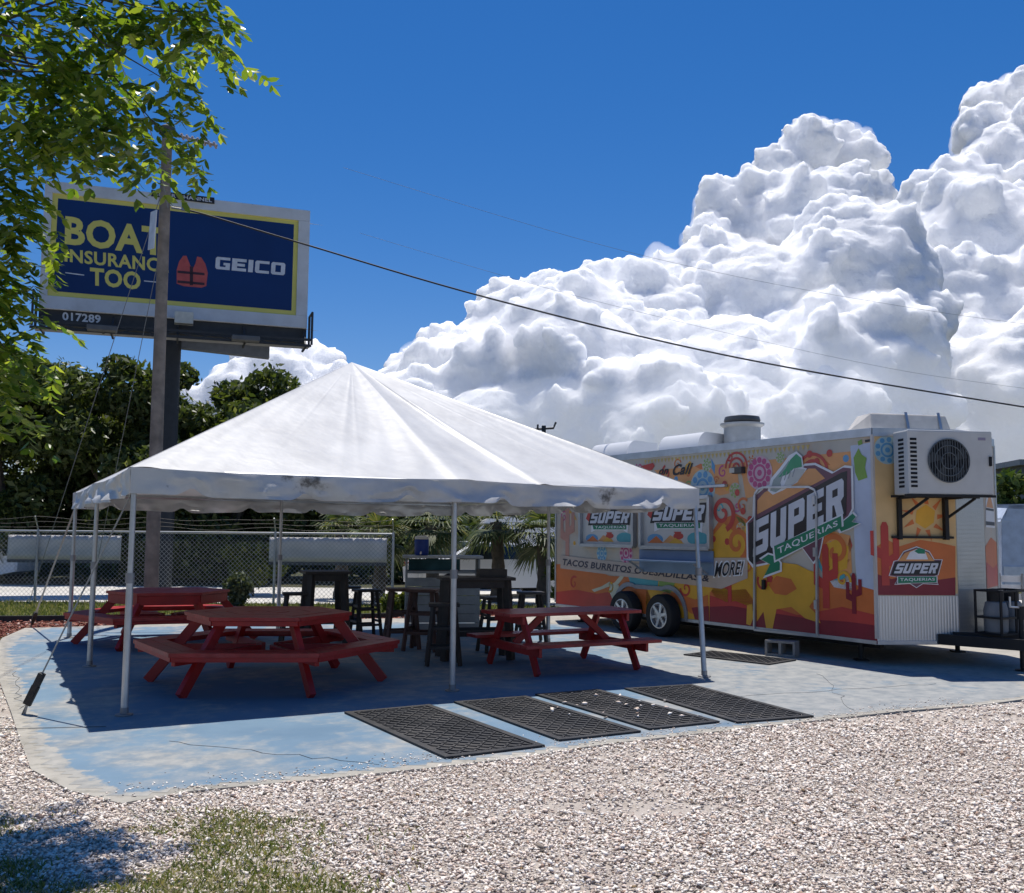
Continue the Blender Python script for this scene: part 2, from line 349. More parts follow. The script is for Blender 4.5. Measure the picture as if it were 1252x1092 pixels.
def stones(name, X, Y, size, z, m, flat=.62):
    n = len(X); base = np.array([(1, 0, 0), (-1, 0, 0), (0, 1, 0), (0, -1, 0), (0, 0, 1), (0, 0, -1)], float)
    tri = np.array([(0, 2, 4), (2, 1, 4), (1, 3, 4), (3, 0, 4), (2, 0, 5), (1, 2, 5), (3, 1, 5), (0, 3, 5)])
    V = base[None]*(.7 + .6*rng.random((n, 6, 1))) + rng.normal(0, .22, (n, 6, 3))
    V *= (np.stack([1.15 + .5*rng.random(n), .75 + .3*rng.random(n), np.full(n, flat)], 1)*size[:, None])[:, None, :]
    a = rng.random(n)*2*PI; ca, sa = np.cos(a), np.sin(a); tx = rng.normal(0, .3, n); ty = rng.normal(0, .3, n)
    V[:, :, 2] += V[:, :, 0]*tx[:, None] + V[:, :, 1]*ty[:, None]
    W = np.stack([V[:, :, 0]*ca[:, None] - V[:, :, 1]*sa[:, None] + X[:, None], V[:, :, 0]*sa[:, None] + V[:, :, 1]*ca[:, None] + Y[:, None], V[:, :, 2] + z[:, None]], 2)
    F = (tri[None] + 6*np.arange(n)[:, None, None]).reshape(-1, 3)
    return link_mesh(name, mesh_np(name, W.reshape(-1, 3), F), m, None, True)
stone_mat = ramp_island('white_chips', [(0, (.07, .06, .05)), (.035, (.3, .25, .21)), (.09, (.62, .48, .39)), (.25, (.84, .71, .61)), (.6, (.93, .84, .74)), (.95, (.95, .9, .82)), (.985, (.4, .27, .2))], .85)
def dust_tint(m):
    n, l = m.node_tree.nodes, m.node_tree.links; b = n['Principled BSDF']; src = b.inputs['Base Color'].links[0].from_socket
    tc = n.new('ShaderNodeTexCoord'); z = n.new('ShaderNodeTexNoise'); z.inputs['Scale'].default_value = .7; z.inputs['Detail'].default_value = 5; l.new(tc.outputs['Object'], z.inputs['Vector'])
    mr = n.new('ShaderNodeMapRange'); mr.inputs[1].default_value = .45; mr.inputs[2].default_value = .72; mr.inputs[4].default_value = .3; l.new(z.outputs['Fac'], mr.inputs[0])
    mx = n.new('ShaderNodeMix'); mx.data_type = 'RGBA'; l.new(mr.outputs[0], mx.inputs[0]); l.new(src, mx.inputs[6]); mx.inputs[7].default_value = (.5, .41, .33, 1); l.new(mx.outputs[2], b.inputs['Base Color'])
dust_tint(stone_mat)
Xs, Ys = [], []
for n_, y0_, y1_ in ((90000, 3.4, 6.2), (62000, 6.2, 8.6), (30000, 8.6, 12.8)):
    y = y0_ + (y1_ - y0_)*rng.random(n_); h = .62*y + 1.3; x = (rng.random(n_)*2 - 1)*h; Xs.append(x); Ys.append(y)
X, Y = np.concatenate(Xs), np.concatenate(Ys)
k = inside(GRAVEL, X, Y)
X, Y = X[k], Y[k]
grassy = (X < -.15) & (Y < 5.6)
lawn = np.where(grassy, fade(X, Y, 1.1, 3.3) + np.clip((5.05 - Y)*.8, -.8, .6) + np.clip((-X - .9)*.35, -.5, .35), -1)
bare = fade(X[:], Y[:], .75, 9.1)
dens = np.where(lawn > .3, .4, 1.) * np.where(bare > .3, .6, 1.)*np.where(bare < -.45, .75, 1.)
dens *= np.where(((X - .72)/.62)**2 + ((Y - 5.95)/.16)**2 + .5*bare < 1, .25, 1.)      # a bare dusty patch
dens *= np.where((X < -4.2) & (Y > 7), .45, 1)
k = rng.random(len(X)) < dens; X, Y = X[k], Y[k]
size = .0065 + .0085*rng.random(len(X))**2 + .008*(rng.random(len(X)) < .05)
size *= np.clip(.85 + (Y - 5)*.07, .85, 1.25)
tag(stones('gravel', X, Y, size, -.012 + .012*rng.random(len(X)), stone_mat), 'loose white and pinkish crushed stone covering the yard', 'gravel', kind='stuff')
nl_ = 260; X = -3 + 7.5*rng.random(nl_); Y = 3.8 + 4.6*rng.random(nl_); k = inside(GRAVEL, X, Y); X, Y = X[k], Y[k]
leaf_m = ramp_island('dry_leaf', [(0, (.1, .06, .035)), (.5, (.2, .12, .06)), (1, (.3, .22, .1))], .8)
tag(stones('dry_leaves', X, Y, .008 + .008*rng.random(len(X)), .004 + 0*X, leaf_m, .12), 'small dry brown leaves fallen on the gravel', 'leaf litter', kind='stuff')
# chips kicked onto the slab edge and the mats
nx = 700; t = rng.random(nx)*7.2; seg = np.array([(-2.42, 5.95), (.75, 7.72), (4.6, 9.7)])
X = np.where(t < 3.6, -2.42 + 3.17*t/3.6, .75 + 3.85*(t - 3.6)/3.6); Y = np.where(t < 3.6, 5.95 + 1.77*t/3.6, 7.72 + 1.98*(t - 3.6)/3.6)
off = np.abs(rng.normal(0, .16, nx)); X = X - .45*off; Y = Y + .89*off
tag(stones('scattered_chips', X, Y, .005 + .006*rng.random(nx), .004 + 0*X, stone_mat, .4), 'white stone chips kicked onto the slab edge', 'gravel', kind='stuff')

def blades(name, X, Y, z, hgt, wid, m, lean=.45):
    n = len(X); a = rng.random(n)*2*PI; h = hgt*(.5 + .8*rng.random(n)); w = wid*(.6 + .8*rng.random(n)); le = lean*h*(.3 + rng.random(n)); b = rng.random(n)*2*PI
    dx, dy = np.cos(a)*w/2, np.sin(a)*w/2; lx, ly = np.cos(b)*le, np.sin(b)*le
    P = lambda sx, f, zz: np.stack([X + sx*dx + lx*f, Y + sx*dy + ly*f, z + zz], 1)
    V = np.stack([P(-1, 0, 0*h), P(1, 0, 0*h), P(.7, .35, .6*h), P(-.7, .35, .6*h), P(0, 1, h)], 1)
    F = np.array([(0, 1, 2), (0, 2, 3), (3, 2, 4)])[None] + 5*np.arange(n)[:, None, None]
    return link_mesh(name, mesh_np(name, V.reshape(-1, 3), F.reshape(-1, 3)), m)
grass_mat = ramp_island('lawn_blades', [(0, (.09, .12, .03)), (.35, (.15, .185, .045)), (.65, (.23, .23, .08)), (.85, (.38, .32, .17)), (1, (.46, .38, .24))], .7, .3, tcol=(1.3, 1.4, .6))
# weedy grass at the near corner of the gravel
n_ = 45000; X = -4.2 + 4.2*rng.random(n_); Y = 3.4 + 2.4*rng.random(n_)
f = fade(X, Y, 1.1, 3.3) + np.clip((5.05 - Y)*.8, -.8, .6) + np.clip((-X - .9)*.35, -.5, .35)
k = (f + rng.normal(0, .2, n_)) > .33; X, Y = X[k], Y[k]
tag(blades('weed_grass', X, Y, -.014, .034, .009, grass_mat, 1.3), 'short weedy grass growing through the gravel corner', 'grass', kind='stuff')
# scruffy grass left of the slab
n_ = 16000; X = -8.5 + 5.2*rng.random(n_); Y = 6.2 + 9.5*rng.random(n_)
k = ~inside(SLAB, X, Y) & (X < -3.4) & (fade(X, Y, .9, 5.5) > -.1); X, Y = X[k], Y[k]
tag(blades('verge_grass', X, Y, -.055, .06, .01, grass_mat, .7), 'dry scruffy grass along the rounded slab edge', 'grass', kind='stuff')

# lawn strip behind the slab, its black edging, and the red mulch bed
LAWN = [(-30, 17.6), (-9.1, 17.75), (-2.8, 18.9), (.2, 20.6), (3.5, 22.1), (12, 22.6), (12, 22.9), (-30, 22.3)]
sheet('lawn', LAWN, -.05, ground_mat('lawn_soil', (.13, .145, .04), (.1, .125, .03), (.2, .18, .07), .8, 6, .6, 80))
n_ = 36000; X = -16 + 20*rng.random(n_); Y = 17.7 + 5*rng.random(n_); k = inside(LAWN, X, Y); X, Y = X[k], Y[k]
tag(blades('lawn_grass', X, Y, -.05, .07, .018, grass_mat, .6), 'mown green grass on the strip before the fence', 'grass', kind='stuff')
MULCH = [(-30, 14.2), (-7.7, 14.2), (-7.72, 15.3), (-7.45, 16.2), (-6.65, 16.95), (-4.72, 17.62), (-2.6, 18.62), (-1.32, 18.82), (.2, 19.8), (3.9, 21.7), (3.5, 22.0), (.2, 20.5), (-2.8, 18.8), (-9.1, 17.6), (-30, 17.4)]
sheet('mulch_bed', MULCH, -.052, ground_mat('mulch_soil', (.2, .09, .06), (.26, .12, .08), (.33, .27, .22), 3, 12, .8, 90))
n_ = 16000; X = -12 + 14*rng.random(n_); Y = 13.4 + 8*rng.random(n_); k = inside(MULCH, X, Y); X, Y = X[k], Y[k]
mulch_mat = ramp_island('mulch_chips', [(0, (.16, .05, .035)), (.5, (.3, .1, .07)), (.85, (.4, .17, .12)), (1, (.6, .52, .46))], .9)
tag(stones('mulch', X, Y, .022 + .02*rng.random(len(X)), -.045 + .02*rng.random(len(X)), mulch_mat, .4), 'red bark mulch chips in the bed behind the slab', 'mulch', kind='stuff')
eb = MB(); pts = [(-30, 17.5), (-9.1, 17.68), (-2.8, 18.86), (.2, 20.55), (3.5, 22.05)]
for p, q in zip(pts, pts[1:]): eb.bar((*p, -.01), (*q, -.01), .07, .14)
tag(eb.build('bed_edging', mat('black_edging', (.03, .03, .032), .7)), 'low black edging strip between mulch bed and lawn', 'edging')
road_mat = ground_mat('pale_pavement', (.55, .53, .49), (.62, .6, .56), (.46, .44, .4), .5, 5, .15, 60)
sheet('road', [(-120, 22.6), (-30, 22.4), (12, 23.0), (60, 23.0), (60, 29.5), (-120, 29.5)], -.045, road_mat)
sheet('far_verge', [(-120, 29.5), (60, 29.5), (60, 60), (-120, 60)], -.052, ground_mat('dark_soil', (.07, .065, .04), (.06, .07, .03), (.1, .09, .06), .7, 5))  # soil under the far trees, darker than the open ground

# ------------------------------------------------------------------ cumulus clouds, beyond everything else
def ico(sub):
    b = bmesh.new(); bmesh.ops.create_icosphere(b, subdivisions=sub, radius=1); b.verts.ensure_lookup_table()
    v = np.array([q.co[:] for q in b.verts]); F = np.array([[q.index for q in t.verts] for t in b.faces]); b.free(); return v, F
cloud_mat = bpy.data.materials.new('cloud_vapour'); cloud_mat.use_nodes = True
cb = cloud_mat.node_tree.nodes['Principled BSDF']
cb.inputs['Base Color'].default_value = (.978, .986, .994, 1); cb.inputs['Roughness'].default_value = 1; cb.inputs['Specular IOR Level'].default_value = 0
cb.inputs['Subsurface Weight'].default_value = 1; cb.inputs['Subsurface Radius'].default_value = (1, 1, 1); cb.inputs['Subsurface Scale'].default_value = 34
cn, cl_ = cloud_mat.node_tree.nodes, cloud_mat.node_tree.links
ctc = cn.new('ShaderNodeTexCoord')
nzz = cn.new('ShaderNodeTexNoise'); nzz.inputs['Scale'].default_value = .05; nzz.inputs['Detail'].default_value = 3; cl_.new(ctc.outputs['Object'], nzz.inputs['Vector'])
prev = cn.new('ShaderNodeBump'); prev.inputs['Strength'].default_value = .55; prev.inputs['Distance'].default_value = 14.; cl_.new(nzz.outputs['Fac'], prev.inputs['Height'])
cl_.new(prev.outputs[0], cb.inputs['Normal'])
def cloud(name, lobes, vox, seed, kids=(24, 6), disp=((80, 26), (26, 11), (8, 5)), up=.35):
    """lobes are (x, y, z, radius) in metres; each carries smaller billows, all fused to one skin"""
    r_ = random.Random(seed); S = []
    for x, y, z, R in lobes:
        c = Vector((x, y + r_.uniform(-.4, .4)*R, z)); S.append((c, R))
        for i in range(kids[0]):
            d = Vector((r_.gauss(0, 1), r_.gauss(0, 1) - .5, r_.gauss(0, 1) + up)).normalized()
            r2 = R*r_.uniform(.15, .38); c2 = c + d*(R*r_.uniform(.78, .98) - r2*.25); S.append((c2, r2))
            for j in range(kids[1]):
                d2 = (d*.6 + Vector((r_.gauss(0, 1), r_.gauss(0, 1) - .3, r_.gauss(0, 1) + .3)).normalized()).normalized()
                r3 = r2*r_.uniform(.25, .5); c3 = c2 + d2*r2*.88; S.append((c3, r3))
                for q in range(3):
                    d3 = (d2*.5 + Vector((r_.gauss(0, 1), r_.gauss(0, 1) - .3, r_.gauss(0, 1) + .3)).normalized()).normalized()
                    S.append((c3 + d3*r3*.9, r3*r_.uniform(.3, .55)))
    v1, F1 = ico(2); v0, F0 = ico(1); V = []; F = []; o = 0
    for c, r in S:
        v, ff = (v1, F1) if r > 25 else (v0, F0)
        V.append(v*r + np.array(c)); F.append(ff + o); o += len(v)
    ob = link_mesh(name, mesh_np(name, np.concatenate(V), np.concatenate(F)))
    m = ob.modifiers.new('skin', 'REMESH'); m.mode = 'VOXEL'; m.voxel_size = vox; m.use_smooth_shade = True
    for q_, (sz, st) in enumerate(disp):
        if q_ == len(disp) - 1:
            m = ob.modifiers.new('skin', 'REMESH'); m.mode = 'VOXEL'; m.voxel_size = vox; m.use_smooth_shade = True
        t = bpy.data.textures.new('billow', 'CLOUDS'); t.noise_scale = sz; t.noise_depth = 1
        m = ob.modifiers.new('billow', 'DISPLACE'); m.texture = t; m.strength = st; m.texture_coords = 'GLOBAL'; m.mid_level = .5
    dg = bpy.context.evaluated_depsgraph_get(); me = bpy.data.meshes.new_from_object(ob.evaluated_get(dg)); ob.modifiers.clear(); ob.data = me
    me.materials.append(cloud_mat)
    tag(ob, kind='structure')
    # thin vapour round the solid-looking core: an outer skin filled with faint even mist
    V = []; F = []; o = 0; grow = .02*max(R for *_, R in lobes) + 5
    for c, r in S:
        if r < 14: continue
        v, ff = ico(1); V.append(v*(r*1.06 + grow*r_.uniform(.25, 1.)) + np.array(c)); F.append(ff + o); o += len(v)
    ob = link_mesh('cloud_mist', mesh_np('cloud_mist', np.concatenate(V), np.concatenate(F)))
    m = ob.modifiers.new('skin', 'REMESH'); m.mode = 'VOXEL'; m.voxel_size = vox*2.2; m.use_smooth_shade = True
    for sz, st in ((40, 16), (14, 7)):
        t = bpy.data.textures.new('billow', 'CLOUDS'); t.noise_scale = sz; t.noise_depth = 2
        m = ob.modifiers.new('billow', 'DISPLACE'); m.texture = t; m.strength = st; m.texture_coords = 'GLOBAL'; m.mid_level = .5
    dg = bpy.context.evaluated_depsgraph_get(); me = bpy.data.meshes.new_from_object(ob.evaluated_get(dg)); ob.modifiers.clear(); ob.data = me
    me.materials.clear(); me.materials.append(mist_mat)
    return tag(ob, kind='structure')
mist_mat = bpy.data.materials.new('cloud_mist'); mist_mat.use_nodes = True
mn = mist_mat.node_tree.nodes; mn.remove(mn['Principled BSDF']); mv = mn.new('ShaderNodeVolumePrincipled')
mv.inputs['Color'].default_value = (.98, .985, 1, 1); mv.inputs['Density'].default_value = .021; mv.inputs['Anisotropy'].default_value = .3
mist_mat.node_tree.links.new(mv.outputs[0], mn['Material Output'].inputs['Volume'])
cloud('cloud', [(-120, 1208, 188, 43), (-87, 1241, 220, 45), (-39, 1248, 227, 51), (-66, 1175, 158, 76), (-3, 1321, 304, 48), (43, 1334, 319, 45), (14, 1261, 241, 76), (-26, 1155, 141, 101), (125, 1361, 350, 45), (172, 1361, 350, 48), (226, 1367, 358, 53), (101, 1275, 256, 88), (64, 1182, 166, 114), (177, 1275, 256, 101), (296, 1434, 439, 43), (323, 1484, 505, 45), (378, 1500, 527, 45), (284, 1367, 359, 76), (437, 1546, 592, 48), (489, 1582, 644, 53), (549, 1596, 664, 51), (578, 1573, 631, 48), (414, 1447, 457, 101), (502, 1484, 506, 83), (553, 1500, 528, 45), (337, 1301, 286, 126), (172, 1168, 155, 114), (271, 1168, 156, 114), (469, 1328, 316, 139), (390, 1168, 157, 114), (68, 1089, 88, 101), (158, 1076, 79, 114), (246, 1062, 69, 114), (335, 1062, 70, 114), (-23, 1076, 77, 88), (-118, 1109, 102, 76), (-78, 1076, 76, 88)], 3.3, 4)
cloud('cloud', [(883, 1998, 678, 77), (949, 2043, 739, 72), (1073, 2177, 934, 65), (1143, 2236, 1027, 65), (1216, 2243, 1039, 72), (1112, 2097, 816, 119), (903, 1900, 553, 136), (1023, 1882, 532, 153), (800, 1873, 520, 102), (760, 1703, 332, 171), (1233, 2115, 843, 153), (1422, 2258, 1063, 136), (1255, 1935, 600, 256), (967, 1685, 316, 205), (661, 1577, 212, 136), (782, 1506, 153, 171), (1036, 1577, 216, 205), (574, 1434, 95, 153)], 5.4, 9)
cloud('cloud', [(-436, 1502, 225, 35), (-456, 1474, 199, 28), (-472, 1441, 169, 41), (-405, 1540, 261, 44), (-375, 1560, 281, 38), (-340, 1565, 286, 35), (-301, 1543, 265, 32), (-357, 1494, 218, 63), (-404, 1460, 187, 63), (-256, 1460, 189, 63), (-313, 1494, 218, 47), (-349, 1394, 132, 79), (-248, 1361, 106, 95), (-186, 1411, 147, 71), (-224, 1494, 219, 22)], 5.5, 21)
# low veil added for haze: blue-tinted mist that softens the cumulus bases
vm = mist_mat.copy(); vm.name = 'haze_veil'
for nd in vm.node_tree.nodes:
    if nd.type == 'PRINCIPLED_VOLUME': nd.inputs['Density'].default_value = .0032; nd.inputs['Color'].default_value = (.95, .975, 1, 1)
V = []; F = []; o = 0; v1, F1 = ico(3); rv = random.Random(5)
for x, y, z, R in [(-85, 650, 36, 47), (-48, 663, 45, 55), (-3, 675, 55, 67), (42, 667, 49, 70), (94, 675, 56, 74), (146, 679, 59, 74), (202, 675, 57, 74), (264, 687, 67, 78), (324, 692, 71, 82), (389, 692, 71, 86), (450, 687, 68, 94), (168, 724, 97, 47), (254, 741, 113, 55), (33, 720, 92, 43)]:
    V.append(v1*np.array([R*1.25, R*1.3, R*.8])*(1 + .12*np.sin(v1[:, :1]*5 + x) + .1*np.sin(v1[:, 2:]*7 + y)) + np.array([x, y, z])); F.append(F1 + o); o += len(v1)
ob = link_mesh('haze_veil', mesh_np('haze_veil', np.concatenate(V), np.concatenate(F)))
m = ob.modifiers.new('skin', 'REMESH'); m.mode = 'VOXEL'; m.voxel_size = 12; m.use_smooth_shade = True
t = bpy.data.textures.new('billow', 'CLOUDS'); t.noise_scale = 90; t.noise_depth = 2
m = ob.modifiers.new('billow', 'DISPLACE'); m.texture = t; m.strength = 40; m.texture_coords = 'GLOBAL'; m.mid_level = .5
dg = bpy.context.evaluated_depsgraph_get(); me = bpy.data.meshes.new_from_object(ob.evaluated_get(dg)); ob.modifiers.clear(); ob.data = me; me.materials.clear(); me.materials.append(vm)
tag(ob, kind='structure')

# ------------------------------------------------------------------ frame tent
TO = Vector((-3.356, 8.633, 0)); TA = Vector((.8828, .4698, 0)); TB = Vector((-.4698, .8828, 0)); TW, TD = 6.27, 6.888
EAVE, APEX = 2.16, 3.93
def T(i, j, z): return TO + TA*(i*TW) + TB*(j*TD) + Vector((0, 0, z))
def canopy_mat():
    m = bpy.data.materials.new('white_vinyl'); m.use_nodes = True; n, l = m.node_tree.nodes, m.node_tree.links; b = n['Principled BSDF']
    tc = n.new('ShaderNodeTexCoord')
    def nz(s, d=8, ro=.6):
        q = n.new('ShaderNodeTexNoise'); q.inputs['Scale'].default_value = s; q.inputs['Detail'].default_value = d; q.inputs['Roughness'].default_value = ro
        l.new(tc.outputs['Object'], q.inputs['Vector']); return q
    base = n.new('ShaderNodeValToRGB'); l.new(nz(1.6).outputs['Fac'], base.inputs[0]); e = base.color_ramp.elements
    e[0].position = .35; e[0].color = (.52, .52, .52, 1); e[1].position = .6; e[1].color = (.63, .63, .625, 1)
    cur = base.outputs[0]; f = nz(9, 6, .7)
    # mildew blotches that have gathered in a few folds of the valance
    for c, r in ((T(.255, -.012, EAVE - .07), .34), (T(.80, -.012, EAVE - .1), .24), (T(.045, -.012, EAVE - .12), .10), (T(.22, -.01, EAVE - .02), .16)):
        d = n.new('ShaderNodeVectorMath'); d.operation = 'DISTANCE'; d.inputs[1].default_value = c; l.new(tc.outputs['Object'], d.inputs[0])
        mr = n.new('ShaderNodeMapRange'); mr.inputs[1].default_value = 0; mr.inputs[2].default_value = r; mr.inputs[3].default_value = .75; mr.inputs[4].default_value = .22; l.new(d.outputs['Value'], mr.inputs[0])
        th = n.new('ShaderNodeMath'); th.operation = 'SUBTRACT'; l.new(mr.outputs[0], th.inputs[0]); l.new(f.outputs['Fac'], th.inputs[1])
        m2 = n.new('ShaderNodeMapRange'); m2.inputs[1].default_value = .0; m2.inputs[2].default_value = .2; m2.inputs[4].default_value = .85; l.new(th.outputs[0], m2.inputs[0])
        mx = n.new('ShaderNodeMix'); mx.data_type = 'RGBA'; l.new(m2.outputs[0], mx.inputs[0]); l.new(cur, mx.inputs[6]); mx.inputs[7].default_value = (.055, .05, .045, 1); cur = mx.outputs[2]
    l.new(cur, b.inputs['Base Color']); b.inputs['Roughness'].default_value = .42; b.inputs['Specular IOR Level'].default_value = .4
    bp = n.new('ShaderNodeBump'); bp.inputs['Strength'].default_value = .25; bp.inputs['Distance'].default_value = .05; l.new(nz(2.2, 3).outputs['Fac'], bp.inputs['Height']); l.new(bp.outputs[0], b.inputs['Normal'])
    t = n.new('ShaderNodeBsdfTranslucent'); l.new(cur, t.inputs[0]); ms = n.new('ShaderNodeMixShader'); ms.inputs[0].default_value = .07
    l.new(b.outputs[0], ms.inputs[1]); l.new(t.outputs[0], ms.inputs[2]); l.new(ms.outputs[0], n['Material Output'].inputs[0])
    return m
vinyl = canopy_mat()
alu = mat('tent_aluminium', (.5, .51, .52), .42, .75, .5, .1, 9)
dark_alu = mat('fitting_steel', (.3, .3, .31), .5, .8)
tent = empty('frame_tent', T(.5, .5, 0), 0, 'large white peaked frame tent over the red tables', 'tent')
def t_part(mb, name, m, smooth=True):
    o = mb.build(name, m, None, smooth); o.parent = tent; o.matrix_parent_inverse = Matrix.Translation(-tent.location); return o
OV = .006   # canopy overhang, as a share of the side
def corner(i): return [(-OV, -OV), (1 + OV, -OV), (1 + OV, 1 + OV), (-OV, 1 + OV)][i % 4]
top = T(.5, .5, APEX); V = []; F = []
NU, NV = 180, 20
for side in range(4):
    a, b = corner(side), corner(side + 1); o = len(V)
    for iv in range(NV + 1):
        v = iv/NV
        for iu in range(NU + 1):
            u = iu/NU; q = T(a[0] + (b[0] - a[0])*u, a[1] + (b[1] - a[1])*u, EAVE)
            p = q.lerp(top, v); hip = 1 - min(u, 1 - u)*2
            mid = min(u, 1 - u)*2
            sag = -.085*math.sin(PI*v**.8)*mid**.6*(1 - math.exp(-((u - .5)/.07)**2)*.75)
            for uc, amp, wd in ((.5, .01, .012), (.665 if side == 0 else .7, .03, .012), (.3, .005, .012), (.17, .003, .004), (.335, .0025, .004), (.83, .003, .004)):
                sag += amp*math.exp(-((u - uc)/wd)**2)*max(0, math.sin(PI*min(1, v + .12)))**.5
            for ua in (.0, .5, 1.):                              # tension creases fan out from each post
                da = u - ua; sag += .012*math.exp(-(da/.16)**2)*(1 - v)**3*math.sin(da*70*(1 + 1.5*v) + side)
            sag += .012*noise.noise(p*1.1 + Vector((3, 0, 0))) * (1 - v)
            sag -= .03*(1 - v)**6*abs(math.sin(u*2*PI))          # eave droops a little between posts
            V.append(tuple(p + Vector((0, 0, sag))))
    for iv in range(NV):
        for iu in range(NU):
            k = o + iv*(NU + 1) + iu; F.append((k, k + 1, k + NU + 2, k + NU + 1))
mb = MB(); mb.add(V, F); cano = t_part(mb, 'canopy', vinyl)
# valance: hangs from the eave, puckered, with scalloped notches
V = []; F = []
for side in range(4):
    a, b = corner(side), corner(side + 1); nrm = [-TB, TA, TB, -TA][side]; o = len(V); NU2 = 150; NR = 7
    for r in range(NR + 1):
        for iu in range(NU2 + 1):
            u = iu/NU2; q = T(a[0] + (b[0] - a[0])*u, a[1] + (b[1] - a[1])*u, EAVE); w = r/NR
            edge = min(u, 1 - u)*12; edge = min(1, edge)
            ph = (u*6.0) % 1; notch = math.exp(-((ph - .5)/.085)**2)
            drop = .235 + .02*noise.noise(Vector((u*9 + side*7, 0, 1))) - .075*notch*edge
            sag = -.03*abs(math.sin(u*2*PI))
            out = (.06*noise.noise(Vector((u*14 + side*11, w*1.6, 2))) + .05*w*math.sin(u*PI*12 + side) + .045*noise.noise(Vector((u*40, w*3, side)))) * edge*(.25 + w)
            V.append(tuple(q + nrm*(out + .004) + Vector((0, 0, sag + .006 - drop*w))))
    for r in range(NR):
        for iu in range(NU2):
            k = o + r*(NU2 + 1) + iu; F.append((k, k + 1, k + NU2 + 2, k + NU2 + 1))
mb = MB(); mb.add(V, F); t_part(mb, 'valance', vinyl)
feet = {(0, 0): T(0, 0, 0), (.5, 0): T(.5, 0, 0), (1, 0): Vector((2.22, 11.28, 0)), (0, .5): T(0, .5, 0), (0, 1): T(0, 1, 0), (.5, 1): T(.5, 1, 0), (1, 1): T(1, 1, 0), (1, .5): T(1, .5, 0)}
for (i, j), ft in feet.items():
    hd = T(i, j, EAVE - .03); mb = MB()
    mb.tube([ft + Vector((0, 0, .012)), ft.lerp(hd, .55)], .031, 12); mb.tube([ft.lerp(hd, .54), hd], .025, 12)
    o = t_part(mb, 'pole', alu)
    bp_ = MB(); bp_.lathe([(.0, .004), (.075, .004), (.075, .014), (.035, .02), (.035, .07), (0, .07)], ft, n=14); f = bp_.build('base_plate', dark_alu, o, True)
    cl = MB(); cl.lathe([(0, -.03), (.04, -.03), (.04, .06), (0, .06)], ft.lerp(hd, .55), n=12); c_ = cl.build('collar', dark_alu, o, True)
ring = [(0, 0), (1, 0), (1, 1), (0, 1)]
for k in range(4):
    mb = MB(); mb.tube([T(*ring[k], EAVE - .03), T(*ring[(k + 1) % 4], EAVE - .03)], .027, 10); t_part(mb, 'eave_rail', alu)
for (i, j) in feet:
    mb = MB(); pts = [T(i, j, EAVE - .03).lerp(T(.5, .5, APEX - .09), q) for q in (0, .25, .5, .75, 1)]
    pts = [p + Vector((0, 0, -.1*math.sin(PI*q))) for p, q in zip(pts, (0, .25, .5, .75, 1))]
    mb.tube(pts, .026, 10); t_part(mb, 'rafter', alu)
# tie-down straps with ratchets
strap_m = mat('strap_webbing', (.45, .44, .4), .8); black_m = mat('black_rubber', (.02, .02, .022), .6)
for p, q in ((T(0, 0, 1.98), (-4.27, 8.66, -.03)), (T(0, 1, 1.95), (-8.05, 16.5, -.03))):
    p, q = Vector(p), Vector(q); mb = MB(); mb.bar(p, q, .028, .004); o = t_part(mb, 'guy_strap', strap_m, False)
    d = (q - p).normalized(); r = MB(); r.bar(q - d*.42, q - d*.2, .06, .05); r.bar(q - d*.3, q - d*.12, .035, .07)
    c_ = r.build('ratchet', black_m, o, bevel=.006)
    s_ = MB(); s_.tube([q - d*.13, q + Vector((0, 0, -.12))], .012, 8); c_ = s_.build('stake', dark_alu, o)

